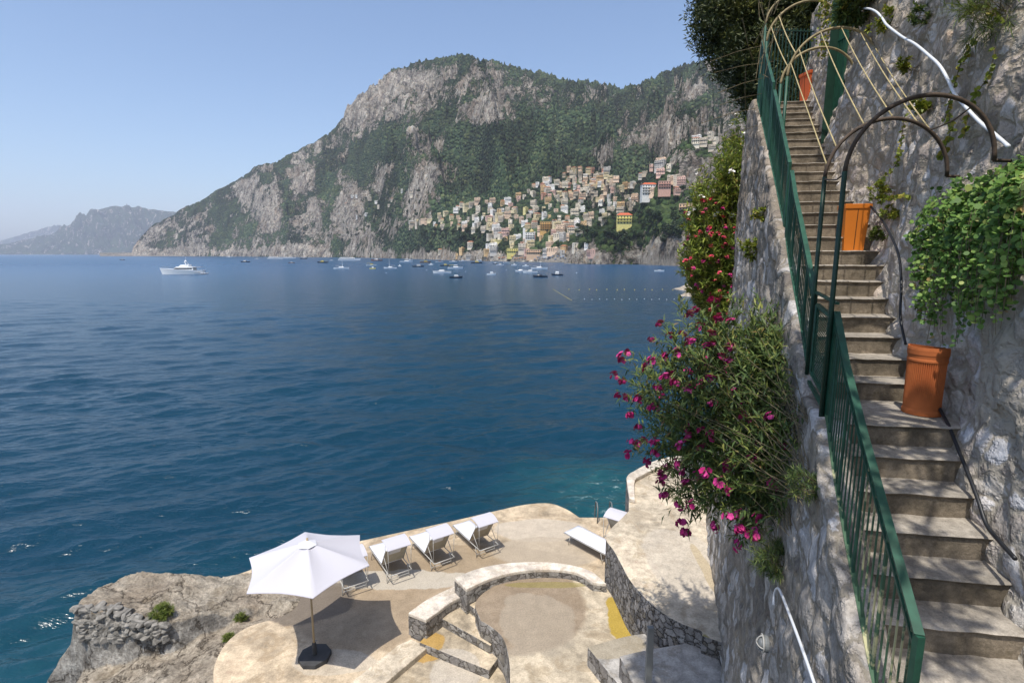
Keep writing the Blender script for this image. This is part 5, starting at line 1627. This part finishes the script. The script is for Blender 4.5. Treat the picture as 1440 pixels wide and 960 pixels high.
# where the town stands, as seen from the water
def in_poly(x, y, P):
    c = False
    for i in range(len(P)):
        (x0, y0), (x1, y1) = P[i], P[(i + 1) % len(P)]
        if (y0 > y) != (y1 > y) and x < (x1 - x0) * (y - y0) / (y1 - y0) + x0: c = not c
    return c
ZONES = [
    ([(690, 362), (684, 330), (690, 296), (710, 288), (735, 272), (752, 262), (770, 268), (790, 282), (802, 300), (812, 320), (800, 336), (795, 362)], 104, 4.7, 'centre of the town'),
    ([(575, 322), (578, 312), (600, 310), (640, 300), (655, 288), (690, 286), (700, 290), (692, 320), (688, 330), (640, 322), (600, 322)], 46, 5.0, 'left arm of the town'),
    ([(752, 262), (790, 246), (812, 240), (845, 244), (868, 258), (860, 268), (830, 275), (800, 282), (775, 274)], 64, 4.6, 'upper town under the forest'),
    ([(800, 330), (805, 295), (812, 285), (850, 262), (900, 262), (905, 285), (880, 300), (850, 312), (825, 330)], 46, 5, 'right side of the town'),
    ([(470, 330), (480, 300), (500, 270), (530, 262), (560, 262), (600, 285), (570, 300), (520, 310)], 14, 8, 'scattered slope left of the town'),
    ([(888, 262), (905, 240), (930, 232), (960, 268), (945, 282), (905, 282)], 14, 7, 'foot of the right hand crag'),
    ([(800, 362), (812, 345), (840, 350), (838, 362)], 3, 7, 'rocky point right of the beach'),
    ([(600, 366), (600, 358), (660, 350), (690, 356), (690, 364)], 6, 9, 'shore left of the beach'),
    ([(955, 205), (965, 193), (1000, 196), (1000, 212), (970, 212)], 6, 7, 'top of the right hand crag'),
]
PAL = ['cream'] * 6 + ['white'] * 6 + ['pale yellow'] * 3 + ['ochre'] * 2 + ['pink'] * 3 + ['peach'] * 4 + ['beige'] * 4 + ['terracotta', 'lemon', 'grey', 'grey']
houses = []
taken = [(909, 266, 16), (875, 308, 12), (967, 293, 14), (766, 318, 8), (755, 355, 10), (712, 354, 8)]
for P, cnt, sp_, zone in ZONES:
    xs = [p[0] for p in P]; ys = [p[1] for p in P]; made = 0
    for tries in range(cnt * 60):
        if made >= cnt: break
        x = rs.uniform(min(xs), max(xs)); y = rs.uniform(min(ys), max(ys))
        if not in_poly(x, y, P): continue
        if any(abs(x - a) < b_ * 1.25 and abs(y - b) < b_ * .62 for a, b, b_ in taken): continue
        q = on_hill(x, y)
        if q is None: continue
        taken.append((x, y, sp_)); made += 1
        me, w, st, kind = HM[rs.randint(len(HM))]
        if zone.startswith('scattered') or zone.startswith('top of'): colr = ['white', 'cream', 'beige'][rs.randint(3)]
        elif zone.startswith('left'): colr = ['white', 'white', 'cream', 'peach', 'pale yellow', 'beige'][rs.randint(6)]
        else: colr = PAL[rs.randint(len(PAL))]
        houses.append(dict(x=x, y=y, q=q, me=me, w=w, st=st, kind=kind, col=colr, zone=zone))
def ordw(i): return ['1st','2nd','3rd','4th','5th','6th','7th','8th','9th','10th','11th','12th','13th','14th','15th','16th','17th','18th','19th','20th','21st','22nd','23rd','24th','25th','26th','27th','28th','29th','30th','31st','32nd','33rd','34th','35th'][i]
def ordinal(i): return ['first', 'second', 'third', 'fourth', 'fifth', 'sixth', 'seventh', 'eighth', 'ninth', 'tenth', 'eleventh', 'twelfth'][i]
from collections import defaultdict
def tier(h, zone_h):
    ys = sorted(a['y'] for a in zone_h)
    r = ys.index(h['y']) / max(1, len(ys) - 1)
    return 'top row' if r < .25 else 'upper middle' if r < .5 else 'lower middle' if r < .75 else 'lowest row'
byz = defaultdict(list)
for h in houses: byz[h['zone']].append(h)
keys = defaultdict(list)
for h in houses:
    h['tier'] = tier(h, byz[h['zone']]) if len(byz[h['zone']]) > 8 else ''
    keys[(h['zone'], h['tier'], h['col'], h['kind'], h['st'] > 2)].append(h)
for k_, hs in keys.items():
    hs.sort(key=lambda h: h['x'])
    for i, h in enumerate(hs):
        size = 'tall' if h['st'] > 2 else 'low'
        lab = f"{size} {h['col']} {KIND[h['kind']]} house, " + (h['tier'] + ' of ' if h['tier'] else 'at ') + 'the ' + h['zone'].replace('the ', '')
        if len(hs) > 1: lab = f"{size} {h['col']} {h['kind']} roof house, " + (h['tier'] + ' of ' if h['tier'] else 'at ') + h['zone'].replace('the ', '').replace(' of town', '').replace('hand ', '') + f", {ordinal(i)} from left"
        h['label'] = lab
for h in houses:
    o = bpy.data.objects.new('house', h['me']); COL.objects.link(o)
    q = h['q']; s = rs.uniform(.6, .86)
    o.location = (q.x, q.y, q.z + .5)
    o.scale = (s, s, s)
    face = math.atan2(q.x, q.y)                     # towards the bay
    o.rotation_euler = (0, 0, -face + rs.normal(.0, .35))
    c = (np.array(WALLC[h['col']]) * .8 + np.array((.72, .64, .54)) * .2) * rs.uniform(1.12, 1.36)
    o.color = (*c, 1)
    setp(o, h['label'], 'house', 'houses of the hillside town')

def big_house(px, py, w, d, st, colr, roof, label, rz=0, dome=False, tower=False, base=0):
    q = on_hill(px, py) or atz(px, py, 30)
    t = empty('house', (q.x, q.y, q.z + base), -math.atan2(q.x, q.y) + rz, label=label, cat='house', group='larger buildings of the town')
    h = st * 3.3
    c = WALLC[colr]
    o = MB().box(-w / 2, w / 2, -d / 2, d / 2, -9, h).box(-w / 2 - .2, w / 2 + .2, -d / 2 - .2, d / 2 + .2, h, h + .4).build('wall', MAT['housewall'], t); o.color = (*c, 1)
    if roof == 'gable':
        V = [(-w / 2 - .6, -d / 2 - .6, h + .4), (w / 2 + .6, -d / 2 - .6, h + .4), (w / 2 + .6, d / 2 + .6, h + .4), (-w / 2 - .6, d / 2 + .6, h + .4), (-w / 2 + w * .2, 0, h + 3.2), (w / 2 - w * .2, 0, h + 3.2)]
        MB().add(V, [(0, 1, 5, 4), (1, 2, 5), (2, 3, 4, 5), (3, 0, 4), (3, 2, 1, 0)]).build('roof', MAT['redroof'], t)
    else: MB().box(-w / 2 + .3, w / 2 - .3, -d / 2 + .3, d / 2 - .3, h + .4, h + .5).build('roof', MAT['rooftop'], t)
    nb = int(w / 3)
    for s in range(st):
        for i in range(nb):
            x = -w / 2 + w * (i + .5) / nb
            MB().box(x - .6, x + .6, -d / 2 - .08, -d / 2 + .05, s * 3.3 + .8, s * 3.3 + 2.6).build('window', MAT['opening'], t)
        if s: 
            o = MB().box(-w / 2 + .2, w / 2 - .2, -d / 2 - 1.3, -d / 2, s * 3.3 - .15, s * 3.3 + .05).build('balcony', MAT['housewall'], t); o.color = (*c, 1)
    if dome:
        MB().lathe([(3.2, 0), (3.2, 1.5), (3.0, 2.4), (2.2, 3.9), (1.0, 4.8), (.2, 5.2), (.15, 6.6)], 16, 0, (w * .2, 0, h + .4)).build('dome', MAT['yellowtile'], t, smooth=True)
    if tower:
        o = MB().box(-w / 2 - 3.5, -w / 2, -2, 2, -5, h + 7).build('bell_tower', MAT['housewall'], t); o.color = (*c, 1)
MAT['redroof'] = simple('red clay roof', (.52, .13, .06), .85, .2, var=.15, sc=1)
MAT['yellowtile'] = simple('glazed yellow tile', (.50, .42, .16), .5, .4, var=.2, sc=1)
big_house(909, 278, 20, 11, 4, 'white', 'gable', 'big white villa with a bright red tiled roof on the spur right of town', .25)
big_house(930, 275, 15, 9, 3, 'pink', 'flat', 'pinkish terraced hotel block just right of the red roofed villa', .1)
big_house(876, 318, 17, 10, 3, 'lemon', 'gable', 'yellow villa with orange roof among the trees above the rocky point', .1)
big_house(967, 298, 22, 11, 2, 'peach', 'flat', 'long pale peach villa on the terraced garden at the right', .0)
big_house(767, 326, 17, 10, 4, 'ochre', 'flat', 'orange ochre palace with rows of windows above the beach', .0)
big_house(757, 358, 34, 8, 2, 'peach', 'flat', 'long peach arcade building directly behind the beach', .0)
big_house(722, 357, 20, 8, 2, 'lemon', 'flat', 'yellow striped restaurant block at the left end of the beach', .0)
big_house(745, 338, 14, 10, 3, 'white', 'flat', 'white church with glazed yellow dome in the lower town', .0, dome=True, tower=True)
big_house(583, 317, 20, 9, 2, 'beige', 'flat', 'plain beige block closing the left end of the left arm of town', .0)

# ------------------------------------------------------------------ trees between the houses
def crown_mesh(seed, tall=1.0, n=520, flat=False):
    r = np.random.RandomState(seed)
    nc = 16
    cen = rnd_unit(r, nc) * r.uniform(.35, .75, nc)[:, None] * np.array([1, 1, .7 * tall])
    i = r.randint(0, nc, n)
    C = cen[i] + rnd_unit(r, n) * r.uniform(.1, .42, n)[:, None]
    if flat: C[:, 2] *= .4
    C[:, 2] += 1.25 * tall + (.9 if flat else 0)
    tone = r.beta(2, 2.4, nc)[i] * .7 + r.uniform(0, .3, n)
    me = leaves_mesh(C, rnd_unit(r, n) + np.array([0, 0, .2]), rnd_unit(r, n) + np.array([0, -.3, .9]), .30, .24, 'lance', tone)
    return me
def cyp_mesh(seed, n=420):
    r = np.random.RandomState(seed)
    z = r.uniform(0, 1, n); rad = .20 * np.sin(np.pi * np.clip(z, .03, 1) ** .6) + .02
    a = r.uniform(0, 6.28, n)
    C = np.stack([rad * np.cos(a), rad * np.sin(a), z * 3], 1)
    return leaves_mesh(C, np.stack([np.cos(a) * .3, np.sin(a) * .3, np.ones(n)], 1), rnd_unit(r, n), .28, .10, 'lance', r.beta(2, 3, n))
trunk_me = MB().tube([(0, 0, -.6), (.03, 0, .6), (0, .02, 1.3)], [.09, .07, .04], 6).mesh('trunk'); trunk_me.materials.append(MAT['bark'])
MAT['farleaf'] = leaf_mat('hillside leaf', [(0, (.014, .028, .012)), (.4, (.03, .052, .018)), (.75, (.06, .09, .025)), (1, (.11, .13, .04))], trans=.08)
CR = [crown_mesh(s) for s in (1, 2, 3)] + [crown_mesh(4, 1, 460, True), crown_mesh(5, 1, 460, True)] + [cyp_mesh(6), cyp_mesh(7)]
for c_ in CR: c_.materials.append(MAT['farleaf'])
TZ = [
    ([(805, 345), (812, 322), (850, 330), (900, 330), (905, 350), (860, 362), (830, 355)], 26, (3.5, 6), 'on the wooded rocky point right of the beach'),
    ([(880, 312), (905, 300), (960, 305), (960, 330), (935, 352), (900, 340)], 26, (3.5, 6), 'on the cliff top under the terraced garden'),
    ([(800, 280), (850, 275), (905, 292), (890, 310), (820, 325), (800, 310)], 24, (3, 5), 'between the houses on the right side of town'),
    ([(575, 325), (640, 325), (690, 332), (690, 352), (600, 352)], 34, (4, 6.5), 'in the grove below the left arm of town'),
    ([(700, 290), (790, 262), (800, 300), (790, 350), (700, 350)], 22, (2.4, 4), 'between the houses of the town centre'),
    ([(940, 262), (985, 280), (980, 330), (950, 330), (930, 280)], 14, (3.5, 6), 'behind the red roofed villa'),
    ([(470, 335), (480, 300), (600, 280), (580, 330), (480, 345)], 26, (4, 7), 'on the slope left of the town'),
]
tcount = 0
for P, cnt, (s0, s1), where in TZ:
    xs = [p[0] for p in P]; ys = [p[1] for p in P]; spots = []
    for tries in range(4000):
        if len(spots) >= cnt: break
        x = rs.uniform(min(xs), max(xs)); y = rs.uniform(min(ys), max(ys))
        if not in_poly(x, y, P) or any(abs(x - a) < 4.5 and abs(y - b) < 2.5 for a, b in spots): continue
        q = on_hill(x, y)
        if q is None: continue
        spots.append((x, y))
    spots.sort()
    kn = {0: 0, 1: 0}
    for i, (x, y) in enumerate(spots):
        q = on_hill(x, y); ci = rs.randint(0, 5); kk = int(ci >= 3); i = kn[kk]; kn[kk] += 1
        t = empty('tree' if ci < 3 else 'pine_tree', (q.x, q.y, q.z - .5), rs.uniform(0, 6), cat='tree', group='trees ' + where,
                  label=('rounded green tree ' if ci < 3 else 'flat topped pine ') + where.replace('the ', '') + ', ' + ordw(i) + ' such from left')
        s = rs.uniform(s0, s1); t.scale = (s, s, s * rs.uniform(.8, 1.15))
        for nm, me in (('crown', CR[ci]), ('trunk', trunk_me)):
            o = bpy.data.objects.new(nm, me); COL.objects.link(o); o.parent = t
for i, (x, y, s) in enumerate([(979, 196, 5), (989, 194, 6), (998, 196, 5), (1004, 192, 6), (944, 214, 4), (960, 205, 4.5)]):
    q = on_hill(x, y)
    if q is None: continue
    t = empty('cypress_tree', (q.x, q.y, q.z - .5), i, cat='tree', group='cypresses on the right hand crag', label=f'{ordinal(i)} from the left of the dark cypresses on the right hand crag' if i < 0 else 'slender dark cypress standing on top of the right hand crag')
    t.scale = (s, s, s)
    o = bpy.data.objects.new('crown', CR[5 + i % 2]); COL.objects.link(o); o.parent = t
    o = bpy.data.objects.new('trunk', trunk_me); COL.objects.link(o); o.parent = t

# beach parasols
pm = MB().lathe([(.03, 0), (.03, 2.0)], 6, 1).lathe([(1.5, 1.85), (.75, 2.2), (.05, 2.4)], 8, 0).mesh('beach_parasol')
for cname, c_ in (('orange', 'orange'), ('blue', 'blue')):
    me = pm.copy(); me.materials.append(MAT[c_]); me.materials.append(MAT['wood'])
    n = 0
    for i in range(13):
        x = (702 if c_ == 'orange' else 752) + i * 3.6; y = 366.2 - (i % 2) * 1.0
        q = on_hill(x, y)
        if q is None or q.z > 9: continue
        o = bpy.data.objects.new('beach_parasol', me); COL.objects.link(o); o.location = q; o.rotation_euler = (0, 0, i)
        setp(o, f'{cname} parasol in the rows on the ' + ('left' if c_ == 'orange' else 'right') + ' half of the town beach', 'parasol', cname + ' parasols on the beach')

# coastal rocks near the right edge of the water
def coast_rock(px, py, w, h, seed, label):
    c = atz(px, py, 0); r = np.random.RandomState(seed)
    m = MB()
    n1 = 60; xs = np.linspace(-1.3, 1.3, n1); X, Y = np.meshgrid(xs, xs, indexing='ij')
    d = np.hypot(X, Y) + .45 * (fbm(X * 1.3 + seed, Y * 1.3, 4, seed) - .5)
    z = h * (1 - sstep(.0, 1.05, d)) * (.6 + .8 * fbm(X * 2.5, Y * 2.5, 5, seed + 5, ridged=True)) - .35
    me = np_mesh('rock', np.stack([X * w, Y * w * .8, z], -1).reshape(-1, 3), grid_faces(n1, n1), smooth=True)
    o = link('coastal_rock', me, MAT['rock'], label=label, cat='rock', group='low rocks at the water edge on the right'); o.location = c
coast_rock(992, 407, 12, 3.6, 3, 'brown coastal rock showing under the red flowered oleander')
coast_rock(968, 416, 3.5, 1.3, 4, 'flat tip of rock reaching into the sea left of the oleander')
coast_rock(1012, 400, 14, 5, 5, 'higher coastal rock just behind the brown one at the right')
coast_rock(872, 368, 0.1, .1, 6, 'x') if False else None

# ------------------------------------------------------------------ boats
def hull(m, L, B, H, mi=0, dk=None, n=12, sheer=.25, transom=.8):
    """bow towards +x, waterline at z = 0"""
    V = []
    for i in range(n + 1):
        u = i / n
        b = B / 2 * (transom + (1 - transom) * min(1, u * 3)) * (1 - max(0, (u - .45) / .55) ** 2.2)
        b = max(b, .01)
        x = -L / 2 + L * u
        zt = H * (1 + sheer * u * u)
        xo = x + (L * .05 * u if u > .5 else 0)
        V += [(x, 0, -.35), (x, b * .75, -.05), (xo, b, zt), (xo, -b, zt), (x, -b * .75, -.05)]
    F = []
    for i in range(n):
        a = i * 5
        for k in range(5):
            if k == 2: continue
            F.append((a + k, a + (k + 1) % 5, a + 5 + (k + 1) % 5, a + 5 + k))
    F += [(0, 4, 3, 2, 1), tuple(n * 5 + k for k in range(5))]
    m.add(V, F, mi)
    m.add([V[i * 5 + 2] for i in range(n + 1)] + [V[i * 5 + 3] for i in range(n + 1)], [(i, n + 1 + i, n + 2 + i, i + 1) for i in range(n)], mi if dk is None else dk)
def taper(m, x0, x1, w0, w1, z0, z1, rake=.3, mi=0):
    """cabin block raked at the front"""
    V = [(x0, -w0 / 2, z0), (x1, -w1 / 2, z0), (x1, w1 / 2, z0), (x0, w0 / 2, z0), (x0 + .05, -w0 * .45, z1), (x1 - rake, -w1 * .42, z1), (x1 - rake, w1 * .42, z1), (x0 + .05, w0 * .45, z1)]
    m.add(V, [(3, 2, 1, 0), (4, 5, 6, 7), (0, 1, 5, 4), (1, 2, 6, 5), (2, 3, 7, 6), (3, 0, 4, 7)], mi)
def place(px, py, L_px, rz, name, label, cat, group=None):
    q = atz(px, py, 0)
    s = q.y / FP
    t = empty(name, (q.x, q.y, .0), rz, label=label, cat=cat, group=group)
    return t, L_px * s * 1.03
def yacht(px, py, Lp, label):
    t, L = place(px, py, Lp, math.pi + .1, 'motor_yacht', label, 'yacht')
    k = L / 23
    m = MB(); hull(m, L, 5.6 * k, 2.3 * k, sheer=.55); m.build('hull', MAT['boatwhite'], t, smooth=False)
    MB().box(-L * .44, L * .1, -2.3 * k, 2.3 * k, 1.0 * k, 1.02 * k).build('deck', MAT['wood'], t)
    m = MB(); taper(m, -L * .28, L * .24, 4.8 * k, 3.4 * k, 2.2 * k, 4.3 * k, 2.6 * k); m.build('cabin', MAT['boatwhite'], t, bevel=.1)
    m = MB(); taper(m, -L * .26, L * .19, 4.95 * k, 3.7 * k, 2.9 * k, 3.7 * k, 1.2 * k); m.build('window', MAT['glass'], t)
    m = MB(); taper(m, -L * .18, L * .08, 3.8 * k, 3.0 * k, 4.3 * k, 5.4 * k, 1.4 * k); m.build('flybridge', MAT['boatwhite'], t, bevel=.08)
    m = MB(); m.bar((-L * .12, 1.6 * k, 5.2 * k), (-L * .08, 1.2 * k, 7.0 * k), .5 * k, .25 * k).bar((-L * .12, -1.6 * k, 5.2 * k), (-L * .08, -1.2 * k, 7.0 * k), .5 * k, .25 * k).bar((-L * .08, -1.3 * k, 7.0 * k), (-L * .08, 1.3 * k, 7.0 * k), .6 * k, .3 * k).tube([(-L * .08, 0, 7 * k), (-L * .09, 0, 9.6 * k)], .07 * k, 6); m.build('radar_arch', MAT['boatwhite'], t)
    MB().lathe([(.55 * k, 0), (.6 * k, .3 * k), (.3 * k, .75 * k)], 12, 0, (-L * .08, 0, 7.15 * k)).build('radar_dome', MAT['boatwhite'], t, smooth=True)
    m = MB(); m.box(-L * .46, -L * .26, -2.4 * k, 2.4 * k, 3.9 * k, 4.1 * k); m.build('awning', MAT['boatgrey'], t)
    m = MB(); 
    for s_ in (-1, 1):
        m.tube([(-L * .1, s_ * 2.7 * k, 3.4 * k), (L * .3, s_ * 1.6 * k, 3.9 * k), (L * .5, 0, 4.3 * k)], .05 * k, 5)
        for u in (0, .3, .6, .9): m.bar((-L * .1 + L * .55 * u, s_ * (2.6 - 2.2 * u) * k, 2.4 * k), (-L * .1 + L * .55 * u, s_ * (2.6 - 2.2 * u) * k, (3.4 + .8 * u) * k), .05 * k)
    m.build('bow_rail', MAT['metal'], t)
    return t
yacht(258, 385.5, 54, 'large white motor yacht moored alone on the open water at left')
t, L = place(288, 385.5, 9, .1, 'dinghy', 'small grey tender boat lying at the stern of the large white yacht', 'dinghy')
m = MB(); m.tube([(-L / 2, .8, .35), (L * .25, .8, .4), (L / 2, 0, .6), (L * .25, -.8, .4), (-L / 2, -.8, .35)], .28, 8); m.box(-L * .45, L * .2, -.6, .6, .12, .2); m.build('hull', MAT['boatgrey'], t)
MB().box(-.25, .25, -.3, .3, .2, .9).build('console', MAT['boatwhite'], t)

def motorboat(px, py, Lp, rz, label, hullm='boatwhite', topm='boatwhite', cover=None, cab=1.0):
    t, L = place(px, py, Lp, rz, 'motorboat', label, 'boat', 'boats moored off the town')
    B = L * .31; H = max(.75, L * .10)
    m = MB(); hull(m, L, B, H); m.build('hull', MAT[hullm], t)
    m = MB(); taper(m, -L * .12, L * .24, B * .72, B * .5, H, H + cab * max(1.0, L * .12), L * .09); m.build('cabin', MAT[topm], t)
    m = MB(); taper(m, -L * .125, L * .21, B * .735, B * .53, H + cab * L * .055, H + cab * L * .09, L * .03); m.build('window', MAT['glass'], t)
    if cover: 
        m = MB(); m.box(-L * .42, -L * .08, -B * .36, B * .36, H + 1.7, H + 1.8)
        for x in (-.40, -.1):
            for s_ in (-1, 1): m.bar((x * L, s_ * B * .34, H), (x * L, s_ * B * .34, H + 1.7), .07)
        m.build('sun_cover', MAT[cover], t)
    return t
def sailboat(px, py, Lp, rz, label, mh):
    t, L = place(px, py, Lp, rz, 'sailboat', label, 'sailboat', 'boats moored off the town')
    B = L * .28; H = max(.8, L * .085)
    m = MB(); hull(m, L, B, H, sheer=.3, transom=.6); m.build('hull', MAT['boatwhite'], t)
    m = MB(); taper(m, -L * .15, L * .2, B * .5, B * .35, H, H + L * .055, L * .08); m.build('cabin', MAT['boatwhite'], t)
    s = aty(px, py, t.location.y); mast = mh * t.location.y / FP
    MB().tube([(L * .08, 0, H), (L * .08, 0, mast)], [.16, .09], 6).build('mast', MAT['boatwhite'], t)
    MB().tube([(L * .07, 0, H + 1.4), (-L * .38, 0, H + 1.5)], .14, 6).build('boom', MAT['boatgrey'], t)
    m = MB()
    for e in ((L * .5, 0, H), (-L * .5, 0, H), (L * .06, B * .45, H), (L * .06, -B * .45, H)): m.bar((L * .08, 0, mast * .98), e, .035)
    m.build('rigging', MAT['metal'], t)
def ferry(px, py, Lp, rz, label, lower='boatwhite'):
    t, L = place(px, py, Lp, rz, 'passenger_boat', label, 'boat', 'boats moored off the town')
    B = L * .2
    m = MB(); hull(m, L, B, L * .07, sheer=.4); m.build('hull', MAT[lower], t)
    m = MB(); taper(m, -L * .42, L * .28, B * .9, B * .7, L * .07, L * .13, L * .05); m.build('cabin', MAT['boatwhite'], t)
    m = MB(); taper(m, -L * .41, L * .262, B * .92, B * .72, L * .088, L * .112, L * .02); m.build('window', MAT['glass'], t)
    m = MB(); m.box(-L * .38, L * .05, -B * .4, B * .4, L * .155, L * .162)
    for x in (-.37, -.15, .04):
        for s_ in (-1, 1): m.bar((x * L, s_ * B * .38, L * .13), (x * L, s_ * B * .38, L * .155), .12)
    m.build('upper_deck_roof', MAT['boatwhite'], t)
PI = math.pi
motorboat(172, 365.8, 6, .2, 'tiny dark hulled boat in front of the left headland tip', 'boatdark')
motorboat(322, 361.9, 7, 0, 'small white boat close under the cliffs at far left', 'boatwhite')
motorboat(345, 368.8, 12, PI, 'dark hulled boat with white deck lying apart left of the moored fleet', 'boatdark')
motorboat(361, 364.5, 6, .3, 'small white boat behind the dark hulled one at left')
ferry(387, 364.2, 20, .0, 'long white tour boat under the cliffs, the left one of two in line')
ferry(407, 363.6, 16, .05, 'white tour boat under the cliffs, the right one of two in line')
motorboat(410, 370.0, 8, .2, 'small reddish boat alone below the two tour boats', 'boatred')
motorboat(427, 364.0, 9, .4, 'small dark boat right of the two tour boats', 'boatdark')
motorboat(454, 369.6, 14, PI, 'dark wooden boat with a cream canopy left of the first sailboat', 'boatdark', 'boatyellow', 'boatyellow')
motorboat(466, 366.5, 6, .2, 'tiny white boat between the dark wooden boat and the ferry')
sailboat(480, 378, 20, .0, 'white sailboat with mast, leftmost of the sailing boats', 14)
ferry(491, 366.3, 29, .0, 'big white passenger ferry lying close to the shore')
motorboat(522, 373.5, 13, .3, 'cream motorboat above a smaller one right of the ferry', 'boatwhite', 'boatyellow', 'boatyellow')
motorboat(524, 378.2, 8, .1, 'small yellowish boat just below the cream motorboat', 'boatyellow')
motorboat(530, 366.8, 15, PI, 'reddish brown boat at the shore right of the ferry', 'boatred')
sailboat(549, 377.5, 17, PI, 'white sailboat with mast, second sailing boat from the left', 14)
motorboat(562, 374.5, 4, 0, 'tiny white dinghy right of the second sailboat')
motorboat(571, 368.8, 17, .2, 'white cabin cruiser near the shore left of the fleet centre', cab=1.3)
motorboat(588, 375.3, 15, .0, 'white topped boat with black hull below the white cabin cruiser', 'boatdark')
motorboat(598, 369.5, 14, .2, 'tan motorboat with brown canopy behind the black hulled boat', 'boatred', 'boatyellow', 'boatyellow')
motorboat(606, 372.5, 6, 0, 'tiny white boat right of the tan motorboat')
motorboat(618, 368.8, 10, .5, 'pinkish canopied boat near the shore in the fleet centre', 'boatwhite', 'boatred')
ferry(630, 364.8, 22, .0, 'white ferry with blue grey sides moored at the shore in the fleet centre', 'boatgrey')
motorboat(626, 374.0, 13, .0, 'black hulled boat with yellow deck in the fleet centre', 'boatdark', 'boatyellow')
motorboat(637, 368.5, 10, .2, 'white and green boat between the shore ferry and the yellow cruiser')
motorboat(640, 377.8, 20, .1, 'white cruiser with yellow canopy, biggest of the fleet centre', 'boatwhite', 'boatwhite', 'boatyellow', 1.3)
motorboat(622, 384, 24, PI, 'long low white speedboat in the front row of the fleet', cab=.7)
motorboat(641, 391, 17, .0, 'black hulled boat with white stern, nearest of the fleet centre', 'boatdark', cab=.8)
motorboat(670, 370.3, 15, .0, 'dark hulled boat with green canopy right of the fleet centre', 'boatdark', 'boatyellow')
motorboat(677, 367.0, 12, .3, 'white motorboat close to the rocks left of the beach')
motorboat(691, 386.5, 12, .3, 'small white outboard boat alone in front of the beach')
motorboat(703, 373.0, 10, .1, 'white motorboat off the left part of the beach')
motorboat(696, 371.3, 6, .1, 'tiny dark boat beside the white one off the left beach', 'boatdark')
motorboat(723, 373.2, 8, .1, 'small white boat off the middle of the beach')
motorboat(739, 374.6, 8, .1, 'small white boat behind the pair of long speedboats')
motorboat(733, 381.8, 15, PI, 'long white speedboat, left one of the overlapping pair off the beach', cab=.7)
motorboat(746, 383.6, 19, PI, 'long white speedboat, right one of the overlapping pair off the beach', cab=.9)
sailboat(758, 378.3, 22, .0, 'white sailing yacht with mast off the right part of the beach', 10)
motorboat(760, 389.8, 19, PI, 'low dark blue speedboat right of the pair of white ones', 'boatdark', 'boatdark', cab=.7)
motorboat(784, 387.2, 15, PI, 'white cabin boat with dark hull, rightmost of the moored fleet', 'boatdark', cab=1.4)
motorboat(927, 381.6, 13, .0, 'flat white boat alone off the small cove at the right', cab=.3)
motorboat(576, 366.0, 8, .0, 'small white boat behind the white cabin cruiser')
motorboat(650, 367.3, 9, .1, 'small white boat right of the shore ferry')
motorboat(712, 369.6, 9, .1, 'white rowing boat nearest the left part of the beach', cab=.4)

# buoys
bm_ = MB().lathe([(.05, -.25), (.42, -.1), (.5, .15), (.40, .4), (.12, .55)], 10).mesh('buoy'); bm_.materials.append(MAT['yellow'])
bw_ = bm_.copy(); bw_.materials.clear(); bw_.materials.append(MAT['boatwhite'])
def buoy(px, py, me, s, label, group):
    o = bpy.data.objects.new('buoy', me); COL.objects.link(o); o.location = atz(px, py, .02); o.scale = (s, s, s)
    for p_ in me.polygons: p_.use_smooth = True
    setp(o, label, 'buoy', group)
for i in range(15): buoy(778 + i * 1.8, 407 + i * 1.07, bm_, .2, 'pale float in the slanting floating line off the beach', 'floats of the slanting line')
for i in range(12): buoy(800 + i * 13 + (i % 3) * 1.5, 407 + (i % 2) * .6, bm_, .32, 'yellow buoy in the upper of the two long rows', 'upper row of yellow buoys')
for i in range(14): buoy(822 + i * 10.5, 420.5 + (i % 2) * .6, bw_, .2, 'white float in the lower of the two long rows', 'lower row of white floats')
for i, (x, y) in enumerate([(543, 384), (600, 380), (655, 382), (712, 380), (668, 377), (776, 376), (811, 384), (590, 367)]):
    buoy(x, y, bw_, .5, 'white mooring buoy floating among the boats', 'mooring buoys among the boats')

# ------------------------------------------------------------------ air
hm = bpy.data.materials.new('haze'); hm.use_nodes = True
ht = hm.node_tree; ht.nodes.clear()
pv = ht.nodes.new('ShaderNodeVolumePrincipled'); ho = ht.nodes.new('ShaderNodeOutputMaterial')
pv.inputs['Color'].default_value = (.86, .89, 1, 1)
pv.inputs['Density'].default_value = 6.0e-5
pv.inputs['Anisotropy'].default_value = .0
ht.links.new(pv.outputs[0], ho.inputs['Volume'])
MB().box(-13000, 13000, -60, 13500, -9.5, 1150).build('haze', hm, kind='stuff', label='thin blue haze over the bay', cat='haze')
